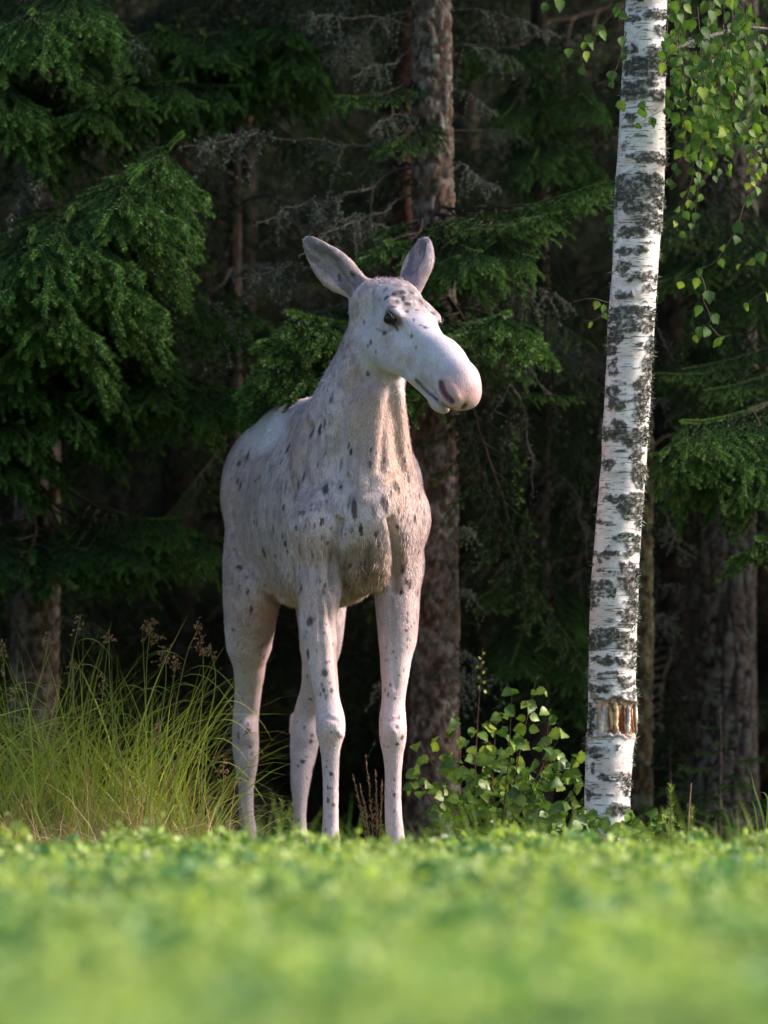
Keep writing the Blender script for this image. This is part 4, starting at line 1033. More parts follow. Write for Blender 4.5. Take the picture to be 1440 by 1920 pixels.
hero(tp, [(1355, 380, Yp, 1270, 520, 2.4, 0, 0), (1355, 400, Yp, 1450, 560, 2.4, 0, 3), (1355, 560, Yp, 1260, 680, 2.5, 0, 1)], BOUGHS)
hero(tp, [(1290, 1150, Yp, 1220, 1165, 2.9, 0, 2), (1410, 1000, Yp, 1450, 1010, 2.9, 0, 2)], DEAD, DB)
crown(tp, cp[0], Yp, 4.4, 12.8, 2.2, 9, B_FAR)

# --- thin trunk behind the birch
Yt = 2.6
cs = P(1205, 1520, Yt); cs[2] = 0
ts = empty('spruce_tree', cs); tag(ts, 'slender mossy spruce trunk close behind the birch, with dead side twigs', 'tree')
me, V_, D_, d_ = fitted_trunk(ts, [(300, 1200, 1222), (700, 1192, 1224), (900, 1190, 1224), (1200, 1186, 1224), (1500, 1180, 1222)], Yt, 8, m_bark, lambda p, th, z, d: spruce_col(p, th, z, d) * np.array([.75, .85, .6]), spruce_disp, .2, .012, 48)
link('trunk', me, ts); lichen_on(ts, V_, D_, (V_[..., 2] < 3.8) & (fnoise(V_, 5, 77, 3) > .45), 2500, .010, 4)
hero(ts, [(1215, 752, Yt, 1255, 750, 2.3, 0, 2), (1220, 1093, Yt, 1285, 1100, 2.4, 0, 2), (1220, 1155, Yt, 1282, 1182, 2.4, .1, 2), (1220, 1280, Yt, 1245, 1290, 2.4, 0, 2), (1220, 1350, Yt, 1245, 1362, 2.4, 0, 2), (1222, 925, Yt, 1300, 940, 2.4, .3, 0), (1222, 985, Yt, 1260, 1000, 2.4, .3, 2),
          (1222, 860, Yt, 1290, 1060, 2.3, .5, 0), (1190, 700, Yt, 1120, 830, 2.3, .5, 1), (1190, 830, Yt, 1100, 980, 2.3, .5, 3), (1220, 600, Yt, 1290, 760, 2.5, .5, 1)], DEAD, DB)
hero(ts, [(1222, 640, Yt, 1400, 720, 2.2, 0, 1), (1222, 600, Yt, 1330, 800, 2.4, 0, 0)], B_SPARSE)
crown(ts, cs[0], Yt, 4.0, 7.8, 1.2, 10, B_FAR)

# --- spruce beyond the right edge whose boughs reach into view
cr = P(1560, 1520, 2.2); cr[2] = 0
tr_ = empty('spruce_tree', cr); tag(tr_, 'spruce whose green boughs reach in from the right, in front of the pine', 'tree')
link('trunk', TRUNKS[2], tr_, scale=(.9, .9, .9))
hero(tr_, [(1560, 680, 2.2, 1290, 790, .7, 0, 3), (1560, 690, 2.2, 1235, 850, .9, .1, 3), (1560, 700, 2.2, 1310, 900, 1.3, 0, 1), (1560, 720, 2.2, 1350, 840, 1.0, 0, 3), (1560, 750, 2.2, 1400, 900, 1.0, 0, 3), (1560, 640, 2.2, 1330, 730, 1.6, 0, 0),
           (1560, 650, 2.2, 1240, 700, 1.9, 0, 2), (1560, 960, 2.2, 1430, 1010, 1.2, 0, 4), (1560, 800, 2.2, 1390, 910, 1.2, 0, 3), (1560, 600, 2.2, 1290, 690, 2.0, 0, 0)], BOUGHS)
crown(tr_, cr[0], 2.2, 4.0, 10.5, 2.2, 11, B_FAR + BOUGHS[:2])
# --- boughs of a spruce between the central trunk and the birch
cq = P(1010, 1500, 3.6); cq[2] = 0
tq = empty('spruce_tree', cq); tag(tq, 'shaded spruce with long hanging sprays between the central trunk and the birch', 'tree')
link('trunk', TRUNKS_SHADED[0], tq, scale=(.5, .5, .8))
hero(tq, [(1010, 60, 3.6, 1120, 200, 2.8, 0, 3), (1010, 80, 3.6, 940, 220, 2.8, 0, 1), (1010, 200, 3.6, 1130, 330, 2.8, 0, 3), (1010, 60, 3.6, 900, 90, 2.6, 0, 0), (1010, 150, 3.6, 1000, 300, 2.6, .2, 1), (1010, 220, 3.6, 1080, 300, 2.8, 0, 1),
          (1010, 1080, 3.6, 1090, 1260, 2.7, 0, 1), (1010, 1060, 3.6, 960, 1240, 2.7, 0, 3), (1010, 1050, 3.6, 1080, 1190, 2.8, 0, 0), (1010, 1000, 3.6, 900, 1120, 3.0, 0, 1), (1010, 1120, 3.6, 1095, 1330, 2.8, 0, 4)], BOUGHS)
hero(tq, [(1010, 380, 3.6, 900, 700, 3.0, 0, 0), (1010, 400, 3.6, 1110, 640, 3.0, 0, 1), (1010, 500, 3.6, 930, 900, 3.0, 0, 1), (1010, 600, 3.6, 1080, 900, 3.0, .2, 0), (1010, 760, 3.6, 980, 1200, 3.0, .2, 1), (1010, 700, 3.6, 880, 1000, 3.2, .2, 1)], B_SPARSE)
hero(tq, [(1010, 620, 3.6, 900, 650, 2.8, 0, 1), (1010, 640, 3.6, 1130, 700, 2.8, 0, 1), (1010, 780, 3.6, 930, 900, 2.8, .3, 3), (1010, 560, 3.6, 1080, 700, 2.8, 0, 0), (1010, 850, 3.6, 1100, 1050, 2.8, 0, 3)], DEAD, DB)
crown(tq, cq[0], 3.6, 4.0, 9.5, 2.0, 12, B_FAR)
# --- young spruces low on the right
for (px, y0, y1, Yy, lb) in ((1350, 1560, 1335, 2.0, 'low bushy young spruce in shade at the foot of the pine'), (1255, 1580, 1400, 2.6, 'small dark spruce sapling just right of the birch foot')):
    b = P(px, y0, Yy); b[2] = 0; h = P(px, y1, Yy)[2]
    t = empty('young_spruce', b); tag(t, lb, 'young spruce')
    link('trunk', TRUNKS[0], t, scale=(.12, .12, h / 12))
    rg = np.random.default_rng(int(px)); z = .08; a = 0
    while z < h * .95:
        a += 2.4; Lb = max(.08, .42 * (1 - z / h) ** .7); A = b + np.array([0, 0, z]); bough(t, BOUGHS[4], A, A + norm([math.cos(a), math.sin(a), .05]) * Lb); z += .035

# ------------------------------------------------------------------ the birch
m_birch, nt, bb = new_mat('birch_bark')
va = N(nt, 'ShaderNodeVertexColor', layer_name='col'); tco = N(nt, 'ShaderNodeTexCoord')
mp = N(nt, 'ShaderNodeMapping'); mp.inputs['Scale'].default_value = (14, 14, 150)
nt.links.new(tco.outputs['Object'], mp.inputs[0])
nz = N(nt, 'ShaderNodeTexNoise'); nz.inputs['Scale'].default_value = 1.0; nz.inputs['Detail'].default_value = 3; nz.inputs['Roughness'].default_value = .6
nt.links.new(mp.outputs[0], nz.inputs['Vector'])
cr_ = N(nt, 'ShaderNodeMapRange'); cr_.inputs[1].default_value = .575; cr_.inputs[2].default_value = .62; cr_.inputs[3].default_value = 1.0; cr_.inputs[4].default_value = .30
nt.links.new(nz.outputs[0], cr_.inputs[0])
n2 = N(nt, 'ShaderNodeTexNoise'); n2.inputs['Scale'].default_value = 150; n2.inputs['Detail'].default_value = 5
nt.links.new(tco.outputs['Object'], n2.inputs['Vector'])
m2_ = N(nt, 'ShaderNodeMapRange'); m2_.inputs[1].default_value = .3; m2_.inputs[2].default_value = .7; m2_.inputs[3].default_value = .86; m2_.inputs[4].default_value = 1.08
nt.links.new(n2.outputs[0], m2_.inputs[0])
mu = N(nt, 'ShaderNodeMath', operation='MULTIPLY'); nt.links.new(cr_.outputs[0], mu.inputs[0]); nt.links.new(m2_.outputs[0], mu.inputs[1])
sc_ = N(nt, 'ShaderNodeVectorMath', operation='SCALE'); nt.links.new(va.outputs[0], sc_.inputs[0]); nt.links.new(mu.outputs[0], sc_.inputs['Scale'])
nt.links.new(sc_.outputs[0], bb.inputs['Base Color']); bb.inputs['Roughness'].default_value = .6; bb.inputs['Specular IOR Level'].default_value = .3
bp = N(nt, 'ShaderNodeBump'); bp.inputs['Strength'].default_value = .5; bp.inputs['Distance'].default_value = .003
nt.links.new(mu.outputs[0], bp.inputs['Height']); nt.links.new(bp.outputs[0], bb.inputs['Normal'])
YB = 0.45
BR = [(-1600, 1255, 1305), (-600, 1205, 1272), (0, 1174, 1250), (330, 1155, 1246), (500, 1148, 1234), (620, 1139, 1226), (750, 1134, 1219), (900, 1125, 1209), (1100, 1108, 1197), (1280, 1103, 1192), (1345, 1103, 1196), (1420, 1098, 1186), (1500, 1096, 1182), (1560, 1090, 1180), (1640, 1078, 1186)]
cb = P(1135, 1665, YB); cb[2] = 0
birch = empty('birch_tree', cb); tag(birch, 'silver birch with white and black patched bark and a torn scar near its foot', 'tree')
PATCH = [(1188,33,9,8),(1230,27,22,8),(1243,58,12,9),(1180,95,11,10),(1228,95,8,6),(1215,126,44,20),(1235,110,25,22),(1190,171,24,16),(1222,153,12,8),(1232,180,16,10),(1180,222,8,9),(1212,295,32,8),(1240,300,12,10),(1200,342,48,18),(1197,375,52,24),(1215,412,28,14),(1236,420,12,18),(1186,436,26,10),(1184,470,28,8),
 (1168,501,11,8),(1208,518,26,9),(1180,527,5,4),(1216,541,8,6),(1171,554,18,6),(1186,587,42,12),(1150,598,14,20),(1186,612,28,9),(1153,631,13,14),(1199,647,5,5),(1215,600,9,25),(1217,660,7,30),(1146,650,8,14),(1150,690,9,14),(1158,716,5,2),(1169,716,4,2),(1146,735,14,10),(1155,758,16,11),(1203,735,13,30),(1212,700,7,25),(1160,795,12,8),(1176,815,48,14),(1148,818,14,8),(1190,830,20,12),(1200,775,12,22),(1205,755,8,20),
 (1192,855,10,16),(1200,890,15,26),(1140,870,10,8),(1184,932,30,8),(1186,955,26,18),(1145,938,16,6),(1132,980,16,4),(1200,970,9,25),(1176,1008,24,8),(1190,1025,14,14),(1136,1040,22,6),(1180,1040,8,4),(1127,1068,10,2),(1126,1052,5,2),(1146,1072,3,2),(1176,1080,18,26),(1196,1090,8,26),(1130,1105,26,16),(1185,1110,12,12),(1188,1140,14,24),(1178,1165,16,10),(1160,1152,6,3),(1112,1130,5,12),
 (1128,1195,20,16),(1150,1190,26,12),(1182,1212,22,12),(1118,1208,18,8),(1141,1238,30,9),(1190,1240,8,12),(1118,1290,26,7),(1155,1262,5,3),(1171,1280,16,13),(1130,1272,5,3),(1186,1300,8,10),(1140,1318,12,4),(1185,1322,18,7),(1108,1350,12,30),(1121,1410,20,9),(1160,1398,5,5),(1154,1455,34,7),(1175,1475,8,16),(1158,1518,24,9),(1180,1555,10,30),(1110,1440,4,10),(1105,1490,4,10)]
rb = np.random.default_rng(8)
def birch_fields(p):
    """dark-patch and scar weights from the position on the bark"""
    d = CAM_D + YB; front = sstep(0.02, -0.05, (p[..., 1] - np.interp(p[..., 2], [0, 6], [YB, YB])))
    px = 720 + p[..., 0] * FPX / (d - 0.06); py = HOR - (p[..., 2] - CAM_H) * FPX / (d - 0.06)
    wx = (fnoise(p, 40, 61, 3) - .5) * 18; wy = (fnoise(p, 40, 64, 3) - .5) * 14
    fr = np.zeros(px.shape)
    for (x, y, a, b) in PATCH:
        r = ((px + wx * 1.2 - x) / (a * 1.04 + 1)) ** 2 + ((py + wy * 1.3 - y) / (b + 1)) ** 2
        fr = np.maximum(fr, sstep(1.35, 0.85, r))
    hole = fnoise(p * np.array([1, 1, 2.6]), 30, 88, 3); fr = fr * (1 - .6 * sstep(.60, .68, hole))
    fr = np.maximum(fr, .8 * sstep(.66, .72, fnoise(p * np.array([.5, .5, 2.2]), 34, 89, 3)))
    back = sstep(0.54, 0.60, fnoise(p * np.array([1, 1, 2.4]), 9, 66, 4))
    top = sstep(3.55, 3.7, p[..., 2])
    bk = back * np.maximum(1 - front, top)
    dark = np.maximum(fr * front * (1 - top), bk)
    basew = sstep(0.30, 0.08, p[..., 2]) * sstep(0.42, 0.55, fnoise(p * np.array([1, 1, .4]), 25, 67, 3)); dark = np.maximum(dark, basew)
    scar = sstep(0, 3, px - 1116 + wx * .9) * sstep(0, 3, 1197 - px + wx * .3) * sstep(0, 4, py - 1311 + wy * 1.7 + 0.12 * (1155 - px)) * sstep(0, 4, 1379 - py + wy * 1.5) * front
    rim = np.clip(sstep(-8, -1, py - 1311 + wy * 1.7 + 0.12 * (1155 - px)) * sstep(8, 1, py - 1311 + wy * 1.7 + 0.12 * (1155 - px)) + sstep(-3, 1, py - 1379 - wy * 1.5) * sstep(8, 3, py - 1379 - wy * 1.5), 0, 1) * front * (px > 1108)
    return dark, scar, rim, px, py
def birch_disp(p, th, z):
    dark, scar, rim, px, py = birch_fields(p)
    rough = fnoise(p, 110, 68, 3) - .5; n = (fnoise(p, 12, 69, 3) - .5) * .008
    gro = sstep(.42, .5, vnoise(np.stack([px * .07, py * .006, 0 * px], -1), 1.0, 4))
    return n + dark * (0.003 + 0.010 * rough) * (1 - scar) + scar * (-0.011 - 0.008 * gro) + rim * (0.004 + .006 * rough) * (1 - scar)
def birch_col(p, th, z, d):
    dark, scar, rim, px, py = birch_fields(p)
    tone = fnoise(p * np.array([1, 1, 3]), 9, 81, 3)[..., None]
    c = lerp(np.array([0.80, 0.77, 0.80]), np.array([0.66, 0.58, 0.57]), sstep(.45, .7, tone))
    c = lerp(c, np.array([0.50, 0.49, 0.54]), sstep(.56, .70, fnoise(p * np.array([1, 1, 2]), 22, 83, 3))[..., None] * .6)
    g = fnoise(p, 95, 85, 3)[..., None]
    dc = lerp(np.array([0.050, 0.045, 0.045]), np.array([0.30, 0.30, 0.29]), sstep(.48, .70, g))
    c = lerp(c, dc, np.clip(dark * 1.0, 0, 1)[..., None] * .96)
    c = lerp(c, np.array([0.13, 0.09, 0.075]), rim[..., None] * .8)
    s1 = vnoise(np.stack([px * .12, py * .012, 0 * px], -1), 1.0, 9)[..., None]; s2 = vnoise(np.stack([px * .35, py * .03, 0 * px], -1), 1.0, 19)[..., None]
    wood = lerp(np.array([0.62, 0.44, 0.30]), np.array([0.30, 0.11, 0.045]), sstep(.5, .68, s1)); wood = lerp(wood, np.array([.12, .07, .05]), sstep(.60, .78, s2) * .8)
    wood = lerp(wood, np.array([.60, .52, .46]), sstep(.55, .75, vnoise(p, 45, 21))[..., None] * .5)
    return lerp(c, wood, scar[..., None])
pts_ = [(P((l + r_) / 2, y_, YB), S((r_ - l) / 2, YB)) for y_, l, r_ in BR][::-1]
bpath = smooth_path(np.array([np.r_[p, r_] for p, r_ in pts_]), 80)
b0 = bpath[0].copy(); b0[2] = -0.06; b0[3] *= 1.15; bpath = np.vstack([b0, bpath[bpath[:, 2] > 0.03]])
tp_ = bpath[-1].copy(); tp_[2] = 10.0; tp_[0] += .25; tp_[3] = .02; bpath = np.vstack([bpath, tp_])
me, bV, bD, bd = trunk_mesh('trunk', bpath[:, :3], bpath[:, 3] * 1.0, m_birch, birch_col, birch_disp, 3.8, 0.005, 150, np.array(birch.location))
link('trunk', me, birch)
dk_, sc2, _, _, _ = birch_fields(bV)
lichen_on(birch, bV, bD, (dk_ > .6) & (sc2 < .1) & (bV[..., 2] < 4) & (bD[..., 1] < .3), 9000, .009, 5, 'bark_lichen', (1.1, 1.0, .95))
lichen_on(birch, bV, bD, (dk_ > .5) & (bV[..., 2] < 4) & (bV[..., 2] > .3) & (np.abs(bD[..., 0]) > .8), 2500, .014, 6, 'edge_lichen', (1.1, 1.05, 1))
mb = MB()
for k, (xa, wd, tn, dp) in enumerate(((1121, .006, (.46, .40, .36), .002), (1130, .011, (.62, .56, .53), .004), (1139, .005, (.34, .12, .045), -.002), (1146, .008, (.58, .36, .20), 0), (1155, .011, (.64, .44, .27), .003), (1163, .005, (.30, .10, .04), -.003), (1171, .007, (.20, .10, .07), 0),
                       (1179, .010, (.60, .54, .50), .004), (1187, .005, (.32, .12, .05), -.001), (1193, .006, (.34, .26, .21), .004))):
    xo = (xa - 1150) / 47; off = np.array([0, .094 * (1 - math.sqrt(max(0, 1 - xo * xo * .92))) - dp, 0])
    a = P(xa + rb.normal(0, 1), 1381 - rb.uniform(0, 14), YB - .083); b = P(xa + rb.normal(0, 3), 1312 + rb.uniform(0, 16), YB - .083)
    q = smooth_path([a + off, a * .7 + b * .3 + off + rb.normal(0, .0015, 3), a * .3 + b * .7 + off + rb.normal(0, .0015, 3), b + off], 16) - np.array(birch.location)
    cc = np.array(tn) * rb.uniform(.7, 1.2, (16, 1)); mb.tube(q, wd * np.r_[.25, .8, np.ones(12) * rb.uniform(.8, 1.1, 12), .7, .3], 8, 0, cc, .16)
link('torn_wood', mb.mesh('torn_wood', [m_wood]), birch)

# leaves
m_leaf = mat_attr('birch_leaf', rough=.6, var=.18, vscale=60, transl=.35, spec=.22)
def leaf_mesh(name, seed, L, W, col, fold=.25, curl=.25, mat=None):
    rg = np.random.default_rng(seed)
    t = np.array([0, .10, .22, .34, .46, .58, .70, .82, .92]); w = np.array([.05, .62, .93, 1.0, .96, .82, .60, .34, .13]) * W / 2
    w = w * (1 + .10 * np.array([0, 1, -1, 1, -1, 1, -1, 1, 0])) * (1 + rg.normal(0, .04, 9))
    def bend(x): return -curl * L * x ** 2
    mid = np.stack([t * L, 0 * t, bend(t)], 1); tip = np.array([[L, 0, bend(1)]])
    lf = mid + np.stack([0 * t, w, w * fold], 1); rt = mid + np.stack([0 * t, -w, w * fold], 1)
    V = np.vstack([lf, mid, rt, tip]); F4 = []
    for i in range(8): F4 += [[i, 9 + i, 10 + i, i + 1], [9 + i, 18 + i, 19 + i, 10 + i]]
    F3 = [[8, 17, 27], [17, 26, 27]]
    c = np.tile(np.array(col, float), (len(V), 1)); c[9:18] *= 1.25; c *= (1 + rg.normal(0, .05, (len(V), 1)))
    return mesh_np(name, V, [np.array(F4), np.array(F3)], [mat or m_leaf], c, True)
LF = [leaf_mesh('birch_leaf', i, .050 - .004 * (i % 3), .038, c, .2 + .1 * (i % 2), .15 + .1 * (i % 3)) for i, c in enumerate(((.06, .125, .03), (.08, .155, .03), (.045, .10, .03), (.13, .215, .04), (.21, .29, .05), (.07, .135, .04)))]
def leaf_xform(p, rg, sc=1.0, down=1.0, face=0.8):
    from mathutils import Matrix
    d = norm(np.array([rg.normal(0, .5), rg.normal(-.1, .4), -down * (0.5 + .6 * rg.random())]))
    nrm = norm(np.array([rg.normal(0, .6), -face, rg.normal(.35, .5)])); nrm = norm(nrm - d * (nrm @ d)); s_ = np.cross(nrm, d)
    return Matrix([[d[0], s_[0], nrm[0]], [d[1], s_[1], nrm[1]], [d[2], s_[2], nrm[2]]]).to_euler()
rg = np.random.default_rng(21)
twig = MB(); spots_l = []
def twig_line(pts, r0=.0022, step=.034, dens=1.0, young=.25, small=1.0):
    pts = smooth_path(np.array(pts), 26); L = np.linalg.norm(np.diff(pts, axis=0), axis=1); s_ = np.r_[0, np.cumsum(L)]
    twig.tube(pts - np.array(birch.location), np.linspace(r0, .0008, 26), 4, 0, (.10, .07, .06))
    q = s_[-1] * .08; k = 0
    while q < s_[-1] * 1.0:
        p = np.array([np.interp(q, s_, pts[:, i]) for i in range(3)]); k += 1
        o = np.array([(-1) ** k * .014, rg.normal(0, .012), -.006]) + rg.normal(0, .004, 3)
        twig.tube(np.array([p, p + o * .6 + [0, 0, .002], p + o]) - np.array(birch.location), [.0007, .0006, .0005], 3, 0, (.12, .16, .05))
        tipf = q / s_[-1]
        i = rg.choice([3, 4]) if rg.random() < young * tipf * 1.6 else rg.choice([0, 1, 2, 5])
        spots_l.append((p + o, i, (0.82 + .5 * rg.random()) * (1.05 - .4 * tipf ** 3) * small)); q += step * (.6 + .8 * rg.random()) / dens
def PP(l, Y): return [P(x, y, Y + (0 if len(r_) == 0 else r_[0])) for x, y, *r_ in l]
twig_line(PP([(1172, 5), (1130, 45), (1100, 70), (1062, 100)], .2), step=.045)
twig_line(PP([(1100, 70), (1088, 100), (1100, 140)], .2), step=.06)
twig_line(PP([(1060, -20), (1030, 0), (1012, 8)], .2), step=.05)
twig_line(PP([(1175, 60), (1150, 140), (1115, 160)], .3), step=.06)
twig_line(PP([(1165, 190), (1195, 185), (1225, 215)], .2), step=.05)
twig_line(PP([(1142, 568), (1110, 560), (1075, 566)], .3), step=.07, young=.8, small=.8)
twig_line(PP([(1140, 580), (1115, 600), (1092, 600)], .3), step=.09, young=.8, small=.6)
twig_line(PP([(1150, 400), (1142, 430), (1130, 455)], .4), step=.08, young=.6, small=.7)
twig_line(PP([(1440, 330), (1400, 370), (1380, 430), (1340, 490), (1300, 510), (1255, 535)], .3), r0=.003, step=.085)
twig_line(PP([(1310, 505), (1322, 540), (1318, 560), (1332, 600), (1305, 620), (1290, 628)], .3), step=.05, young=.5)
twig_line(PP([(1330, 610), (1350, 630), (1372, 628)], .3), step=.05, young=.5)
twig_line(PP([(1460, 530), (1420, 555), (1390, 580)], .2), step=.05, young=.7, small=.8)
twig_line(PP([(1460, 430), (1430, 470), (1385, 495)], .2), step=.05, young=.7)
for k in range(42):
    x = rg.uniform(1240, 1470); y = rg.uniform(-60, 120); dY = rg.uniform(-.5, .9); l = rg.uniform(120, 340) * (1.0 if x > 1290 else .8)
    if x < 1300: l = min(l, 380)
    y1 = min(y + l, 440 - (1300 - x) * .3 if x < 1300 else 450 + 60 * (x > 1360))
    twig_line(PP([(x, y, dY), (x + rg.normal(0, 8), y + (y1 - y) * .35, dY), (x + rg.normal(0, 16), y + (y1 - y) * .7, dY), (x + rg.normal(0, 22), y1, dY)], .2), step=.032)
for k in range(26):   # above the frame and beyond its edge
    x = rg.uniform(1180, 1900); y = rg.uniform(-900, -100) if x < 1480 else rg.uniform(-700, 100); dY = rg.uniform(-.9, .9)
    twig_line(PP([(x, y, dY), (x + 5, y + 100, dY), (x + rg.normal(0, 20), y + 240, dY)], .2), step=.05)
def leaf_data(ms):
    out = []
    for me_ in ms:
        v = np.zeros(len(me_.vertices) * 3); me_.vertices.foreach_get('co', v); cc = np.zeros(len(me_.vertices) * 4); me_.color_attributes['col'].data.foreach_get('color', cc)
        out.append((v.reshape(-1, 3), [list(p.vertices) for p in me_.polygons], cc.reshape(-1, 4)[:, :3]))
    return out
order = sorted(range(len(spots_l)), key=lambda i: (not (-10 < HOR - (spots_l[i][0][2] - CAM_H) * 463 < 660 and 720 + spots_l[i][0][0] * 463 < 1450), spots_l[i][0][1]))
allV, allF3, allF4, allC, nv = [], [], [], [], 0
LFD = []
for me_ in LF:
    v = np.zeros(len(me_.vertices) * 3); me_.vertices.foreach_get('co', v); cc = np.zeros(len(me_.vertices) * 4); me_.color_attributes['col'].data.foreach_get('color', cc)
    LFD.append((v.reshape(-1, 3), [list(p.vertices) for p in me_.polygons], cc.reshape(-1, 4)[:, :3]))
for n_, i in enumerate(order):
    p, k, s_ = spots_l[i]; e = leaf_xform(p, rg)
    if n_ < 290:
        link('leaf', LF[k], birch, p - np.array(birch.location), tuple(e), s_)
    else:
        v, fs, cc = LFD[k]; M = np.array(e.to_matrix())
        allV.append(v @ M.T * s_ + p); allC.append(cc)
        allF4 += [[a + nv for a in f] for f in fs if len(f) == 4]; allF3 += [[a + nv for a in f] for f in fs if len(f) == 3]; nv += len(v)
o = link('foliage', mesh_np('foliage', np.concatenate(allV) - np.array(birch.location), [np.array(allF4), np.array(allF3)], [m_leaf], np.concatenate(allC), True), birch); o['kind'] = 'stuff'
link('twigs', twig.mesh('twigs', [m_wood]), birch)
mb = MB()
for pl, r0, r1 in (([(1238, 105, 0), (1262, 92, 0), (1300, 78, .05), (1340, 66, .1), (1400, 52, .2), (1480, 60, .3)], .013, .006), ([(1200, 0, 0), (1215, -160, .1), (1270, -260, .1), (1420, -300, 0), (1600, -200, 0)], .02, .007), ([(1210, -250, 0), (1150, -380, .2), (1050, -420, .2), (1010, -200, .1), (1060, -20, 0)], .016, .003),
                   ([(1212, -400, 0), (1300, -600, -.3), (1500, -700, -.5), (1800, -600, -.6)], .02, .006)):
    q = smooth_path(np.array(PP(pl, .35)), 30); mb.tube(q - np.array(birch.location), np.linspace(r0, r1, 30), 7, 0, (.20, .18, .17), .08)
    Vl, Tl, cl_ = lichen_tris(q[rg.integers(0, 30, 420)] + rg.normal(0, .008, (420, 3)), 2, .010, rg, .006); mb.add(Vl - np.array(birch.location), Tl, 1, cl_)
link('limbs', mb.mesh('limbs', [m_wood, m_lichen]), birch)
# ------------------------------------------------------------------ shrub between trunk and birch
m_shleaf = mat_attr('shrub_leaf', rough=.42, var=.2, vscale=50, transl=.3, spec=.45)
SL = [leaf_mesh('shrub_leaf', 30 + i, .060, .052, c, .15 + .1 * (i % 3), .12 + .12 * (i % 3), m_shleaf) for i, c in enumerate(((.10, .19, .035), (.12, .215, .035), (.075, .15, .035), (.24, .32, .05), (.16, .25, .04)))]
SLD = leaf_data(SL)
def shrub(label, base, Y, stems, nmax, seed, sc=1.0, cat='shrub'):
    rg = np.random.default_rng(seed); b = P(base[0], base[1], Y); b[2] = 0
    t = empty('leafy_shrub', b); tag(t, label, cat); cnt = 0; cand = []
    for st in stems:
        (x, y), w = st[0], rg.uniform(-.28, .28)
        end = P(x, y, Y + w); mid = b * .45 + end * .55 + np.array([rg.normal(0, .04), 0, -.02]); pts = smooth_path([b + [rg.normal(0, .04), rg.normal(0, .05), 0], mid, end], 16)
        mb = MB(); mb.tube(pts - b, np.linspace(.0042, .001, 16), 5, 0, (.10, .065, .05))
        for k in range(5, 16):
            if k > 6 or rg.random() < .6:
                d = norm([rg.normal(0, 1), rg.normal(0, .8), .35]); l = rg.uniform(.04, .15) * (1.25 - k / 18); q = np.array([pts[k], pts[k] + d * l * .5 + [0, 0, .01], pts[k] + d * l])
                mb.tube(q - b, [.0014, .001, .0007], 3, 0, (.10, .09, .05))
                for m in range(int(2 + l / .022)):
                    f = rg.uniform(.3, 1); cand.append((q[0] + (q[2] - q[0]) * f + rg.normal(0, .008, 3), k / 16))
        link('stem', mb.mesh('stem', [m_wood]), t)
    rg.shuffle(cand)
    cand = [c_ for c_ in cand if c_[0][2] > .12]
    for p, f in cand[:nmax]:
        if p[2] < .12: continue
        i = (3 if rg.random() < .5 else 4) if rg.random() < (f - .45) else rg.choice([0, 1, 2, 4])
        e = leaf_xform(p, rg, down=.25, face=1.1); link('leaf', SL[i], t, p - b, tuple(e), rg.uniform(.6, 1.1) * sc)
    rest = cand[nmax:nmax + 330]
    if len(rest) > 60:
        vs, cs, f4, f3, nv_ = [], [], [], [], 0
        for p, f in rest:
            v, fs, cc = SLD[rg.integers(0, 5)]; M = np.array(leaf_xform(p, rg, down=.25, face=1.0).to_matrix()); vs.append(v @ M.T * rg.uniform(.5, .95) * sc + p - b); cs.append(cc)
            f4 += [[a + nv_ for a in q] for q in fs if len(q) == 4]; f3 += [[a + nv_ for a in q] for q in fs if len(q) == 3]; nv_ += len(v)
        o = link('foliage', mesh_np('foliage', np.concatenate(vs), [np.array(f4), np.array(f3)], [m_shleaf], np.concatenate(cs), True), t); o['kind'] = 'stuff'
    return t
shrub('green leafy aspen shrub between the central trunk and the birch', (935, 1640), .75,
      [((790, 1400),), ((1090, 1470),), ((1030, 1340),), ((930, 1340),), ((845, 1500),), ((1040, 1520),), ((905, 1360),), ((960, 1300),), ((1005, 1275),), ((860, 1350),), ((1050, 1380),), ((1075, 1420),), ((800, 1470),), ((775, 1450),), ((830, 1395),), ((900, 1420),), ((980, 1390),), ((1020, 1440),), ((870, 1450),), ((950, 1440),), ((1060, 1500),), ((820, 1520),), ((920, 1500),), ((1000, 1500),)], 295, 1)
shrub('small low leaves sprouting round the foot of the birch', (1150, 1665), .2, [((1110, 1520),), ((1190, 1535),), ((1225, 1530),), ((1140, 1545),), ((1090, 1535),)], 26, 2)
# bare upright twig above the shrub
t = empty('bare_twig', P(896, 1400, .8) * [1, 1, 0]); tag(t, 'thin reddish upright shoot rising above the shrub left side', 'twig')
mb = MB(); q = smooth_path([P(885, 1640, .8), P(893, 1400, .8), P(905, 1215, .8)], 14); mb.tube(q - np.array(t.location), np.linspace(.003, .001, 14), 5, 0, (.14, .06, .05)); link('stem', mb.mesh('stem', [m_wood]), t)
for k in range(9): link('leaf', SL[3], t, P(903 + (-1) ** k * 5, 1222 + k * 9, .8) - np.array(t.location), tuple(leaf_xform(None, rg, face=.5)), .28)

